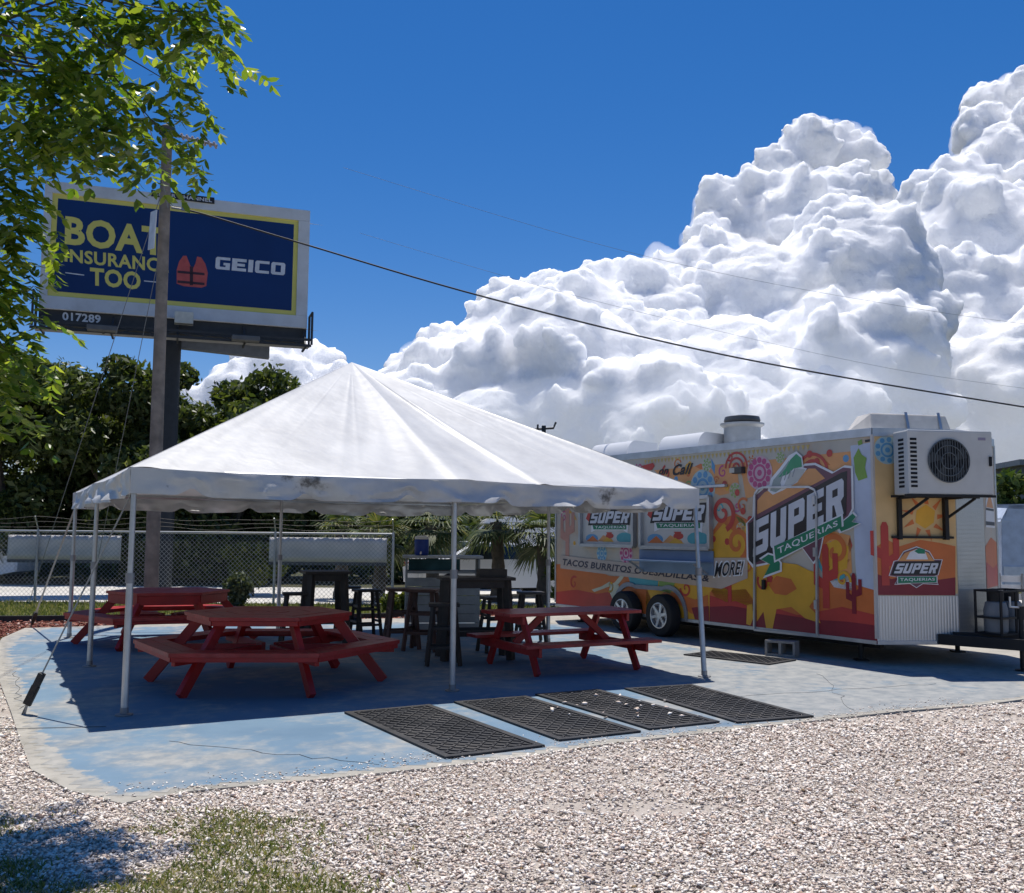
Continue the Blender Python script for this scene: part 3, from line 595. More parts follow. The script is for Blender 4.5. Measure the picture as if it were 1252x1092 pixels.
# ------------------------------------------------------------------ red picnic tables
red = mat('red_table_paint', (.44, .018, .015), .42, 0, .45, .22, 5, .15, 30, dirt=(.19, .03, .03), dscale=2.5, damt=.6)
red_top = mat('worn_red_boards', (.41, .023, .02), .38, 0, .5, .25, 7, .2, 35, dirt=(.27, .1, .09), dscale=3.5, damt=.4)
def p_part(mb, name, m, root, bevel=.004): return mb.build(name, m, root, bevel=bevel)
def hex_table(name, loc, rz, label, apron=.05, rt=.9, rb=1.42):
    t = empty(name, loc, rz, label, 'picnic table')
    V6 = lambda r, k: Vector((r*math.cos(PI/3*k + PI/6*0), r*math.sin(PI/3*k), 0))
    zt, zb = .745, .445
    # six wedge-wise sectors of top boards, each of four boards parallel to its side
    for k in range(6):
        a, b = V6(1, k), V6(1, k + 1)
        for j in range(4):
            r0, r1 = rt*(j/4) + .006, rt*((j + 1)/4) - .004
            if j == 0: r0 = .02
            pts = [a*r0, a*r1, b*r1, b*r0]; c = sum(pts, Vector())/4
            pts = [c + (p - c)*(1 - .004/max(.05, (p - c).length)) for p in pts]
            mb = MB(); dz = rnd.uniform(-.0015, .0015)
            mb.prism([(p.x, p.y) for p in pts], lambda u, v, q: (u, v, q), zt - .036 + dz, zt + dz); p_part(mb, 'top_board', red_top, t, 0)
        # rim under the edge
        mb = MB(); mb.bar(a*(rt - .05) + Vector((0, 0, zt - .04 - apron/2)), b*(rt - .05) + Vector((0, 0, zt - .04 - apron/2)), .036, apron); p_part(mb, 'apron', red, t)
        # bench: two boards per side
        for r0, r1 in ((rb - .345, rb - .185), (rb - .175, rb)):
            pts = [a*r0, a*r1, b*r1, b*r0]; c = sum(pts, Vector())/4; pts = [c + (p - c)*(1 - .004/(p - c).length) for p in pts]
            mb = MB(); mb.prism([(p.x, p.y) for p in pts], lambda u, v, q: (u, v, q), zb - .04, zb); p_part(mb, 'bench_board', red_top, t, 0)
        mb = MB(); mb.bar(a*(rb - .035) + Vector((0, 0, zb - .065)), b*(rb - .035) + Vector((0, 0, zb - .065)), .03, .045); p_part(mb, 'bench_rim', red, t)
        # splayed leg and the bearer that carries the bench
        mb = MB(); mb.bar(a*.78*rt + Vector((0, 0, zt - .045)), a*1.25 + Vector((0, 0, .012)), .06, .105); p_part(mb, 'leg', red, t)
        mb = MB(); mb.bar(a*.12 + Vector((0, 0, zb - .085)), a*(rb - .06) + Vector((0, 0, zb - .085)), .045, .088); p_part(mb, 'bearer', red, t)
    return t
hex_table('hexagonal_table', (-2.62, 10.64, 0), math.radians(4), 'red hexagonal picnic table with wraparound bench, beside the tent pole at the slab edge')
hex_table('hexagonal_table', (-5.0, 14.35, 0), math.radians(20), 'red hexagonal picnic table with deep apron, standing toward the chain-link fence', .13, .86, 1.4)
def picnic_table(loc, rz):
    t = empty('picnic_table', loc, rz, 'rectangular red picnic table with two straight benches, beside the food trailer', 'picnic table')
    L = 1.83; zt, zb = .69, .37
    for j in range(5):
        mb = MB(); mb.box((rnd.uniform(-.004, .004), -.3 + .15*j, zt - .019), (L, .143, .038)); p_part(mb, 'top_board', red_top, t)
    for s in (-1, 1):
        for j in range(2):
            mb = MB(); mb.box((0, s*(.57 + .15*j), zb - .019), (L, .143, .038)); p_part(mb, 'bench_board', red_top, t)
    for s in (-1, 1):
        x = s*.68
        for q in (-1, 1):
            mb = MB(); mb.bar((x, q*.24, zt - .04), (x, q*.62, .012), .04, .1, up=(0, 1, 0)); p_part(mb, 'leg', red, t)
        mb = MB(); mb.bar((x + s*.042, -.76, zb - .09), (x + s*.042, .76, zb - .09), .038, .1); p_part(mb, 'bearer', red, t)
        mb = MB(); mb.bar((x + s*.042, -.36, zt - .085), (x + s*.042, .36, zt - .085), .038, .09); p_part(mb, 'cleat', red, t)
        mb = MB(); mb.bar((x - s*.03, 0, zb - .06), (x - s*.42, 0, zt - .05), .04, .08); p_part(mb, 'brace', red, t)
    return t
picnic_table((.63, 12.0, 0), math.radians(27.5))

# ------------------------------------------------------------------ dark bar tables, stools, service counter
dark_wood = mat('dark_stained_wood', (.035, .028, .024), .5, 0, .4, .3, 8, .2, 40)
brown_wood = mat('brown_stained_wood', (.10, .05, .038), .5, 0, .4, .3, 8, .2, 40)
def bar_table(loc, rz, w, d, label):
    t = empty('bar_table', loc, rz, label, 'bar table'); z = 1.05
    n = 5
    for j in range(n):
        mb = MB(); mb.box((0, -d/2 + d/n*(j + .5), z - .02), (w, d/n - .006, .04)); p_part(mb, 'top_board', dark_wood, t)
    for i in (-1, 1):
        for j in (-1, 1):
            mb = MB(); mb.bar((i*(w/2 - .1), j*(d/2 - .1), z - .04), (i*(w/2 - .05), j*(d/2 - .05), .006), .085, .085); p_part(mb, 'leg', dark_wood, t)
    for j in (-1, 1):
        mb = MB(); mb.box((0, j*(d/2 - .09), z - .09), (w - .2, .03, .1)); p_part(mb, 'apron', dark_wood, t)
        mb = MB(); mb.box((0, j*(d/2 - .06), .34), (w - .18, .04, .07)); p_part(mb, 'foot_rail', dark_wood, t)
    return t
bar_table((-2.7, 14.25, 0), .35, .66, .66, 'small dark square bar table standing among stools near the fence')
bar_table((-.46, 12.75, 0), .2, .95, .62, 'long dark bar table in front of the grey counter')
def stool(m):
    t = empty('bar_stool'); z = .75
    mb = MB(); mb.box((0, 0, z - .02), (.38, .3, .04)); o = mb.build('seat', m, t, bevel=.012)
    for i in (-1, 1):
        for j in (-1, 1):
            mb = MB(); mb.bar((i*.13, j*.1, z - .04), (i*.2, j*.17, .006), .042, .042); p_part(mb, 'leg', m, t)
    for z_, w_ in ((.22, .37), (.45, .31)):
        for j in (-1, 1):
            mb = MB(); mb.bar((-w_/2, j*(w_/2 - .03), z_), (w_/2, j*(w_/2 - .03), z_), .028, .035); p_part(mb, 'rung', m, t)
            mb = MB(); mb.bar((j*w_/2, -(w_/2 - .03), z_ + .05), (j*w_/2, w_/2 - .03, z_ + .05), .028, .035); p_part(mb, 'rung', m, t)
    return t
st_dark = stool(dark_wood); st_brown = stool(brown_wood)
spots = [(st_dark, -3.06, 14.0, .3, 1, 'dark backless bar stool between the small bar table and the hexagonal table'),
         (st_dark, -2.6, 15.75, .1, 1, 'dark backless bar stool behind the small bar table, toward the fence'),
         (st_dark, -2.2, 14.95, .5, 1, 'dark backless bar stool at the corner of the small bar table'),
         (st_dark, .3, 14.7, .2, 1, 'dark backless bar stool standing alone behind the rectangular red table'),
         (st_brown, -1.52, 13.75, .25, 1.12, 'brown bar stool beside the grey counter, outermost of its pair'),
         (st_brown, -1.2, 13.55, -.2, 1.12, 'brown bar stool between its twin and the long bar table'),
         (st_dark, -.82, 12.1, .1, 1, 'dark bar stool tucked under the end of the long bar table'),
         (st_dark, -.2, 13.45, .4, 1, 'dark bar stool behind the long bar table')]
used = set()
for src, x, y, a, s, lab in spots:
    o = src if src.name not in used else copy_tree(src)
    used.add(src.name); o.location = (x, y, 0); o.rotation_euler = (0, 0, a); o.scale = (s, s, s); tag(o, lab, 'bar stool', 'bar stools under the tent')
cnt = empty('service_counter', (-1.13, 16.1, 0), .12, 'tall grey boarded counter with a teal panel, behind the bar stools', 'counter')
gw = mat('weathered_grey_board', (.3, .32, .33), .75, 0, .3, .2, 5, .2, 30, dirt=(.16, .15, .13)); teal = mat('teal_panel', (.06, .17, .2), .6, 0, .3, .3, 4)
for k in range(6):
    mb = MB(); mb.box((0, -.3, .1 + .145*k), (1.2, .03, .138)); p_part(mb, 'front_board', gw, cnt)
for s in (-1, 1):
    mb = MB(); mb.box((s*.585, 0, .6), (.03, .6, 1.2)); p_part(mb, 'side_panel', gw, cnt)
mb = MB(); mb.box((0, 0, .98), (1.14, .5, .04)); p_part(mb, 'shelf', gw, cnt)
mb = MB(); mb.box((-.12, .26, 1.08), (.86, .02, .2)); p_part(mb, 'back_panel', teal, cnt)
mb = MB(); mb.box((0, 0, 1.225), (1.3, .68, .04)); p_part(mb, 'worktop', mat('pale_grey_top', (.42, .44, .46), .6, dirt=(.25, .25, .24)), cnt)
jug = empty('drink_cooler', (-1.47, 16.05, 1.247), 0, 'blue drink cooler standing on the grey counter', 'cooler')
blue_p = mat('blue_plastic', (.015, .05, .28), .4); white_p = mat('white_plastic', (.7, .7, .7), .45)
mb = MB(); mb.lathe([(0, 0), (.1, 0), (.115, .02), (.12, .24), (.11, .26), (0, .26)], n=20); mb.build('body', blue_p, jug, True)
mb = MB(); mb.lathe([(0, .26), (.115, .26), (.118, .3), (.06, .32), (0, .32)], n=20); mb.build('lid', white_p, jug, True)
mb = MB(); mb.tube([(0, -.11, .05), (0, -.16, .05), (0, -.17, .02)], .014, 8); mb.build('spout', white_p, jug, True)
# bucket with menus on the long bar table
bk = empty('tray_box', (-.25, 12.75, 1.051), .2, 'low dark tray box resting on the long bar table', 'tray')
mb = MB(); mb.box((0, 0, .006), (.36, .26, .012)); mb.build('base', dark_wood, bk)
for p, s_ in (((0, .124, .055), (.36, .012, .086)), ((0, -.124, .055), (.36, .012, .086)), ((.174, 0, .055), (.012, .236, .086)), ((-.174, 0, .055), (.012, .236, .086))):
    mb = MB(); mb.box(p, s_); mb.build('side', dark_wood, bk)

# ------------------------------------------------------------------ rubber mats
rub = mat('mat_rubber', (.028, .029, .033), .6, 0, .35, .35, 3, .1, 60, dirt=(.12, .11, .1), dscale=2, damt=.6)
def rubber_mat(c, ang, L, W, label):
    t = empty('rubber_mat', (*c, .0045), ang, label, 'mat', 'rubber mats on the slab')
    mb = MB(); mb.box((0, 0, .003), (L, W, .006)); mb.build('sheet', rub, t)
    rim = MB()
    for p, s_ in (((0, W/2 - .03, .009), (L, .06, .012)), ((0, -W/2 + .03, .009), (L, .06, .012)), ((L/2 - .03, 0, .0085), (.06, W - .12, .011)), ((-L/2 + .03, 0, .0085), (.06, W - .12, .011))): rim.box(p, s_)
    rim.build('rim', rub, t)
    tr = MB(); nx_, ny_ = int(L/.075), int(W/.075)
    for i in range(nx_):
        for j in range(ny_):
            x = -L/2 + .1 + (L - .2)*i/(nx_ - 1); y = -W/2 + .1 + (W - .2)*j/(ny_ - 1)
            a = PI/4 if (i + j) % 2 else -PI/4
            tr.box((x, y, .0085), (.066, .02, .011), rz=a)
    tag(tr.build('tread', rub, t), kind='stuff'); return t
rubber_mat((-.6, 8.16), math.radians(-59.5), 2.0, .84, 'black rubber mat standing apart, by the bluest stretch of slab')
rubber_mat((.27, 8.74), math.radians(-61.5), 1.92, .78, 'black rubber mat beside the blue gap, one edge against its neighbour')
rubber_mat((1.03, 9.2), math.radians(-62), 1.92, .74, 'black rubber mat with white chips scattered over its treads')
rubber_mat((1.95, 9.56), math.radians(-67), 1.95, .82, 'black rubber mat in front of the corner tent pole by the trailer')
rubber_mat((3.02, 13.02), math.radians(-46), 1.3, .66, 'small black rubber mat by the concrete block at the trailer door')
nx = 26; X = 1.03 + rng.normal(0, .42, nx); Y = 9.1 + rng.normal(0, .33, nx)
tag(stones('mat_chips', X, Y, .012 + .012*rng.random(nx), .022 + 0*X, MATS['white_chips']), 'stray white stone chips lying on the rubber mats', 'gravel', kind='stuff')
# cinder block step
blk = MB(); cb_m = mat('cinder_block', (.3, .29, .27), .95, 0, .2, .15, 20, .6, 80)
for x in (-.19, 0, .19): blk.box((x, 0, .1), (.03 if x else .035, .16, .19))
blk.box((0, -.0875, .1), (.41, .03, .19)) ; blk.box((0, .0875, .1), (.41, .03, .19))
# block lies on its side so the two cores face out
ob = blk.build('concrete_block', cb_m); ob.location = (3.67, 13.3, .1); ob.rotation_euler = (PI/2, 0, math.radians(-34)); ob.location.z = .105
for v in ob.data.vertices: v.co.z -= .1
tag(ob, 'grey hollow concrete block on its side under the trailer edge', 'concrete block')

# ------------------------------------------------------------------ food trailer
CC = Vector((4.6084, 12.3663, 0)); AX = Vector((-.5216, .8532, 0)); AT = -AX; BT = Vector((.8532, .5216, 0))
LEN, WID, ZB, ZT = 7.2, 2.6, .276, 2.977
trailer = empty('food_trailer', CC + AX*3.2 + BT*1.3, 0, 'food trailer wrapped in orange and red desert print, with a green-ribbon logo', 'food trailer')
TI = Matrix.Translation(-trailer.location)
def tp(mb, name, m, parent=None, smooth=False, bevel=0):
    o = mb.build(name, m, parent or trailer, smooth, bevel)
    if parent is None: o.matrix_parent_inverse = TI
    return o
def W3(s, c, z): return CC + AX*s + BT*c + Vector((0, 0, z))      # s back from the nose corner, c across, z up
n1 = AT*.466 + BT*1.0; n2 = AT*.466 + BT*1.6
FS = frame(CC, AX, -BT)                                             # service side
un = n1.normalized(); FN = frame(CC, un, Vector((un.y, -un.x, 0)))  # near nose panel
FD = frame(CC + n1, BT, AT)                                         # flat centre of the nose
uf = (BT*2.6 - n2).normalized(); FF = frame(CC + n2, uf, Vector((uf.y, -uf.x, 0)))
wrap = lambda nm, c, r=.35: mat('print_' + nm, c, r, 0, .45, .1, 3)
cream = mat('print_cream', (.5, .455, .38), .35, 0, .45, .16, 1.3, dirt=(.62, .36, .18), dscale=1.1, damt=.8)
OR, RD, MR, YL, WH = wrap('orange', (.62, .16, .04)), wrap('red', (.5, .05, .04)), wrap('maroon', (.23, .014, .03)), wrap('yellow', (.72, .38, .035)), wrap('white', (.75, .75, .75))
BK, PK, TL, BL, GR, LG, GY = wrap('black', (.015, .015, .02)), wrap('pink', (.5, .06, .2)), wrap('teal', (.07, .36, .4)), wrap('blue', (.1, .3, .5)), wrap('green', (.01, .2, .1)), wrap('lime', (.25, .4, .1)), wrap('grey', (.3, .31, .33))
PL, PE, SV = wrap('pale_blue', (.5, .55, .66)), wrap('peach', (.72, .32, .11)), wrap('letter_silver', (.62, .63, .66))
trim_m = mat('trailer_trim', (.46, .48, .5), .4, .7); dark_m = mat('chassis_black', (.012, .012, .013), .6); wht_m = mat('white_sheet', (.68, .69, .7), .4, 0, .5, .06, 2, dirt=(.5, .49, .46), dscale=1, damt=.35)
# body shell
foot = [(0, 0), (0, WID), (LEN, WID), (LEN, 0)]
mb = MB()
pl = [CC, CC + n1, CC + n2, CC + BT*WID, CC + BT*WID + AX*LEN, CC + AX*LEN]
lo = [tuple(p + Vector((0, 0, ZB))) for p in pl]; hi = [tuple(p + Vector((0, 0, ZT))) for p in pl]
mb.add(lo + hi, [(0, 1, 2, 3, 4, 5), (11, 10, 9, 8, 7, 6)] + [(i, (i + 1) % 6, 6 + (i + 1) % 6, 6 + i) for i in range(6)])
body = tp(mb, 'body', cream)
# roof: shallow arched sheet with a metal edge
mb = MB(); V = []; F = []
cen = [CC + BT*1.3 + AX*s for s in (0, LEN)]
for k, s in enumerate((0., LEN)):
    for j in range(9):
        c = WID*j/8; V.append(tuple(W3(s, c, ZT + .01 + .07*math.sin(PI*j/8))))
F = [(j, j + 1, 10 + j, 9 + j) for j in range(8)]
mb.add(V, F); mb.add([tuple(W3(0, WID*j/8, ZT + .01 + .07*math.sin(PI*j/8))) for j in range(9)] + [tuple(CC + n1 + Vector((0, 0, ZT + .012))), tuple(CC + n2 + Vector((0, 0, ZT + .012)))], [(0, 1, 2, 3, 9), (3, 4, 5, 10, 9), (5, 6, 7, 8, 10)])
roof = tp(mb, 'roof', wht_m)
def edge_strip(name, a, b, z, h, d, m=trim_m):
    mb = MB(); mb.bar(a + Vector((0, 0, z)), b + Vector((0, 0, z)), d, h); return tp(mb, name, m, body, bevel=.004)
for k in range(6): edge_strip('roof_trim', pl[k], pl[(k + 1) % 6], ZT - .03, .11, .035)
for k in (0, 5, 4, 3): edge_strip('bottom_rail', pl[k], pl[(k + 1) % 6], ZB + .01, .05, .03)
for k in (0, 3, 4, 5):
    mb = MB(); p = pl[k]; mb.box(p + Vector((0, 0, (ZB + ZT)/2)), (.036, .036, ZT - ZB - .12), rz=math.atan2(AX.y, AX.x)); tp(mb, 'corner_trim', trim_m if k else wrap('corner', (.55, .5, .45)), body)
def print_part(mb, name, m): return tp(mb, name, m, body)
L = lambda k: .002 + .0016*k
# --- landscape print on the service side: sky tint, hills, sand, blotches
bg = [
 (PL, 0, [(0.339, 2.797), (0.018, 2.815), (0.007, 0.671), (0.245, 0.613), (0.303, 1.256)]), (PE, 0, [(2.342, 2.688), (0.341, 2.722), (0.303, 2.207), (0.906, 1.786), (1.783, 2.256), (2.235, 2.151)]),
 (PE, 0, [(4.312, 2.68), (2.427, 2.693), (2.349, 2.275), (2.78, 2.215), (2.993, 2.297), (3.708, 2.243)]),
 (OR, 1, [(7.194, 1.045), (6.656, 1.077), (6.094, 1.02), (5.538, 0.897), (4.923, 0.895), (4.534, 0.777), (4.388, 0.531), (4.494, 0.297), (7.188, 0.31)]),
 (RD, 2, [(7.19, 0.524), (6.523, 0.605), (5.896, 0.566), (5.237, 0.659), (4.968, 0.453), (5.238, 0.311), (7.188, 0.31)]),
 (YL, 1, [(4.533, 0.898), (3.72, 0.997), (3.011, 0.975), (2.369, 1.133), (2.034, 1.555), (1.498, 1.219), (0.922, 1.128), (0.658, 0.763), (-0.002, 0.55), (-0.006, 0.276), (4.536, 0.294)]),
 (YL, 2, [(2.931, 1.609), (2.699, 1.794), (2.444, 1.648), (2.192, 1.792), (2.032, 1.673), (2.037, 0.561), (2.804, 0.593), (3.013, 0.802)]),
 (OR, 2, [(3.014, 0.74), (2.834, 0.909), (2.593, 0.799), (2.258, 0.841), (2.035, 0.619), (1.658, 0.781), (1.289, 0.646), (0.931, 0.746), (0.897, 0.998), (0.649, 1.085), (0.311, 0.994), (-0.001, 0.937), (0.006, 0.265), (3.02, 0.284)]),
 (RD, 3, [(3.015, 0.703), (2.803, 0.666), (2.665, 0.626), (2.46, 0.651), (2.165, 0.587), (2.038, 0.48), (1.738, 0.616), (1.291, 0.535), (0.935, 0.605), (0.527, 0.698), (-0.004, 0.631), (-0.006, 0.276), (3.02, 0.296)]),
 (MR, 4, [(3.017, 0.53), (2.546, 0.574), (2.069, 0.547), (1.513, 0.519), (0.937, 0.496), (0.466, 0.512), (-0.013, 0.5), (-0.012, 0.272), (3.02, 0.29)]),
 (OR, 3, [(4.326, 0.561), (4.019, 0.723), (3.627, 0.668), (3.344, 0.621), (3.05, 0.713), (3.037, 0.344), (3.44, 0.401), (3.725, 0.534)]), (MR, 4, [(3.42, 0.49), (3.035, 0.541), (3.029, 0.301), (3.348, 0.32)]),
 (TL, 2, [(5.011, 0.919), (4.639, 0.974), (4.2, 0.938), (4.242, 0.711), (4.534, 0.736), (4.923, 0.757)]), (LG, 3, [(4.2, 0.925), (3.957, 0.961), (3.8, 0.864), (3.92, 0.677), (4.201, 0.714)]),
 (YL, 5, [(2.041, 1.179), (1.802, 1.279), (1.527, 1.241), (1.276, 1.226), (0.992, 1.125), (0.923, 1.062), (0.958, 0.799), (1.073, 0.661), (0.936, 0.562), (0.883, 0.458), (1.148, 0.502), (1.391, 0.639), (1.662, 0.587), (1.744, 0.296), (1.853, 0.264), (1.91, 0.535), (2.04, 0.387)]),
 (OR, 6, [(1.809, 0.921), (1.652, 1.055), (1.383, 1.021), (1.283, 0.891), (1.477, 0.791), (1.688, 0.802)]), (YL, 5, [(2.229, 0.606), (2.131, 0.636), (2.103, 0.44), (2.17, 0.318), (2.25, 0.335)]), (RD, 7, [(1.838, 1.024), (1.775, 1.073), (1.714, 1.029), (1.746, 0.959), (1.824, 0.955)]),
 (PE, 1, [(0.911, 1.566), (0.634, 1.676), (0.371, 1.624), (0.358, 1.149), (0.517, 1.058), (0.785, 1.068)]), (YL, 2, [(0.858, 1.479), (0.61, 1.569), (0.401, 1.486), (0.435, 1.199), (0.676, 1.116), (0.864, 1.217)]), (WH, 2, [(0.811, 1.132), (0.518, 1.016), (0.334, 1.066), (0.364, 0.918), (0.653, 0.945)]),
 (OR, 1, [(3.002, 1.609), (2.786, 1.844), (2.439, 1.938), (2.078, 1.791), (2.049, 1.614), (2.446, 1.527), (2.705, 1.402)])]
for m, k, pts in bg:
    mb = MB(); mb.flat(pts, FS, L(k)); print_part(mb, 'printed_shape', m)
def spiral(name, c, r, turns, w, m, k, fr=FS, sgn=1, a0=0):
    path = [(c[0] + r*q*math.cos(a0 + sgn*q*turns*2*PI), c[1] + r*q*math.sin(a0 + sgn*q*turns*2*PI)) for q in np.linspace(.12, 1, 46)]
    mb = MB(); strip_mb(mb, path, w*.6, fr, L(k), w); print_part(mb, name, m)
def rosette(c, r, petals, m1, m2, k, fr=FS):
    mb = MB()
    for i in range(petals):
        a = 2*PI*i/petals; mb.flat(circle((c[0] + r*.8*math.cos(a), c[1] + r*.8*math.sin(a)), r*.2, 8), fr, L(k))
    mb.flat([circle(c, r*.56, 22), circle(c, r*.4, 22)[::-1]], fr, L(k)); mb.flat(circle(c, r*.2, 14), fr, L(k)); print_part(mb, 'printed_rosette', m1)
    mb = MB(); mb.flat(circle(c, r*1.08, 26), fr, L(k - 1)); print_part(mb, 'printed_disc', m2)
spiral('printed_spiral', (2.72, 1.95), .26, 1.7, .085, RD, 4); spiral('printed_spiral', (2.42, 1.5), .24, 1.5, .09, OR, 5, a0=1.2); spiral('printed_spiral', (.62, 1.42), .27, 1.5, .09, OR, 4, sgn=-1, a0=2)
for q in [(2.72 + .43*math.cos(2*PI*i/9 + .3), 1.95 + .44*math.sin(2*PI*i/9 + .3)) for i in range(9)] + [(1.98, 2.05), (2.15, 1.85), (2.02, 1.72), (.9, 2.62), (1.02, 2.73), (.68, 2.72)]:
    mb = MB(); mb.flat(circle(q, .052, 10), FS, L(4)); print_part(mb, 'printed_dot', RD)
rosette((1.95, 2.52), .23, 12, PK, wrap('pale_pink', (.62, .4, .45)), 4); rosette((3.15, 2.35), .26, 10, BL, wrap('sky_wash', (.36, .5, .52)), 3); rosette((2.45, 2.28), .11, 8, LG, cream, 3)
rosette((5.75, 1.28), .14, 8, BL, wrap('sky_wash', (.36, .5, .52)), 3); rosette((5.06, 1.3), .17, 9, PK, wrap('pale_pink', (.62, .4, .45)), 4)
for c0, rs_, wd in (((.98, 2.47), (.1, .19, .28), .045), ((2.42, 2.62), (.08, .16, .24), .035)):
    for rr in rs_:
        mb = MB(); mb.flat([circle(c0, rr, 18, a0=0, a1=PI) + circle(c0, rr - wd, 18, a0=0, a1=PI)[::-1]], FS, L(3)); print_part(mb, 'printed_arc', RD)
for c_, r_e, tr_, m_, k_ in (((1.3, 2.2), .13, 1.3, YL, 3), ((2.3, 2.05), .12, 1.3, OR, 3), ((3.3, 1.75), .1, 1.2, OR, 3), ((.45, 2.1), .14, 1.4, RD, 3), ((.5, 1.05), .12, 1.3, YL, 6), ((2.2, 1.18), .16, 1.4, OR, 6), ((1.9, .95), .12, 1.2, RD, 6), ((4.0, 2.62), .12, 1.3, RD, 3), ((3.5, 2.68), .1, 1.2, YL, 3), ((3.55, .78), .13, 1.3, RD, 5), ((6.6, .72), .13, 1.2, RD, 4), ((5.5, .72), .1, 1.2, YL, 4)):
    spiral('printed_spiral', c_, r_e, tr_, .04, m_, k_, a0=c_[0]*3)
for c_, r_e, m_ in (((2.1, 2.7), .09, OR), ((1.55, 2.72), .08, LG), ((.75, 2.3), .1, YL), ((3.05, 2.7), .1, LG), ((2.35, 1.72), .08, YL), ((.95, 1.95), .0, YL)):
    if r_e: rosette(c_, r_e, 7, m_, cream, 3)
rs2 = random.Random(12); pal = [RD, OR, YL, TL, PK, LG, BL, RD, OR]; taken = []
while len(taken) < 60:
    c_ = (rs2.uniform(.25, 6.95), rs2.uniform(1.28, 2.8)); r_e = rs2.uniform(.045, .095)
    if 4.7 < c_[0] < 6.45 and 1.3 < c_[1] < 2.25 or 2.85 < c_[0] < 4.75 and c_[1] < 2.35 or .75 < c_[0] < 2.25 and 1.1 < c_[1] < 2.75 or c_[1] < 1.3 and c_[0] > 2.2: continue
    if any(math.hypot(c_[0] - t[0], c_[1] - t[1]) < .16 for t in taken): continue
    taken.append(c_); m_ = rs2.choice(pal); kd = rs2.random()
    if kd < .4: spiral('printed_spiral', c_, r_e*1.2, 1.4, .03, m_, 1, a0=rs2.uniform(0, 6))
    elif kd < .7: mb = MB(); mb.flat(circle(c_, r_e*.6, 10), FS, L(1)); print_part(mb, 'printed_dot', m_)
    else:
        a_ = rs2.uniform(0, 2*PI); d_ = (math.cos(a_)*r_e*1.5, math.sin(a_)*r_e*1.5); n_ = (-d_[1]*.35, d_[0]*.35)
        mb = MB(); mb.flat([(c_[0] - d_[0], c_[1] - d_[1]), (c_[0] + n_[0], c_[1] + n_[1]), (c_[0] + d_[0], c_[1] + d_[1]), (c_[0] - n_[0], c_[1] - n_[1])], FS, L(1)); print_part(mb, 'printed_leaf', m_)
mb = MB()
for s_ in np.arange(1.05, 4.6, .085): mb.flat([(s_ - .03, 2.86), (s_ + .03, 2.86), (s_, 2.79)], FS, L(2))
print_part(mb, 'printed_fringe', wrap('tan', (.55, .4, .12)))
mb = MB(); mb.flat([(0.291, 2.633), (0.21, 2.755), (0.161, 2.667), (0.087, 2.62), (0.115, 2.495), (0.081, 2.367), (0.222, 2.331), (0.271, 2.439)], FS, L(3)); mb.flat([(0.221, 2.841), (0.156, 2.868), (0.145, 2.804), (0.209, 2.787)], FS, L(3)); print_part(mb, 'printed_bird', wrap('bird_green', (.2, .36, .05)))
mb = MB(); mb.flat([(0.105, 2.854), (0.029, 2.858), (0.03, 2.827), (0.106, 2.822)], FS, L(3)); print_part(mb, 'printed_mark', BK)
mb = MB(); strip_mb(mb, [(.62 + .3*math.cos(a), 1.4 + .34*math.sin(a)) for a in np.linspace(-2.1, .1, 14)], .05, FS, L(5)); print_part(mb, 'printed_arc', TL)
def cactus(c, h, fr, m, k):
    x, z = c; w = h*.13; mb = MB()
    mb.flat([(x - w/2, z), (x + w/2, z), (x + w/2, z + h*.93), (x + w*.25, z + h), (x - w*.25, z + h), (x - w/2, z + h*.93)], fr, L(k))
    for s_, a, b in ((1, .3, .78), (-1, .42, .86)):
        x1 = x + s_*w*.5; x2 = x + s_*h*.24
        mb.flat([(x1, z + h*a), (x2, z + h*(a + .06)), (x2, z + h*b), (x2 - s_*w*.8, z + h*b), (x2 - s_*w*.8, z + h*(a + .2)), (x1, z + h*(a + .16))], fr, L(k))
    print_part(mb, 'printed_cactus', m)
cactus((2.58, .62), .62, FS, RD, 5); cactus((.78, .66), .85, FS, RD, 6); cactus((.33, .62), .52, FS, MR, 6); cactus((6.82, 1.2), .95, FS, wrap('dusty_rose', (.5, .24, .18)), 2)
# long-horned skull
mb = MB(); mb.flat([(5.491, 0.744), (5.375, 0.791), (5.26, 0.741), (5.26, 0.588), (5.352, 0.457), (5.445, 0.507), (5.538, 0.643)], FS, L(4)); mb.flat([(5.468, 0.731), (5.704, 0.662), (5.97, 0.591), (6.044, 0.63), (5.752, 0.703), (5.515, 0.799)], FS, L(4)); mb.flat([(5.375, 0.791), (5.237, 0.895), (5.123, 0.997), (5.056, 0.972), (5.169, 0.843), (5.283, 0.754)], FS, L(4)); print_part(mb, 'printed_skull', wrap('bone', (.6, .55, .38)))
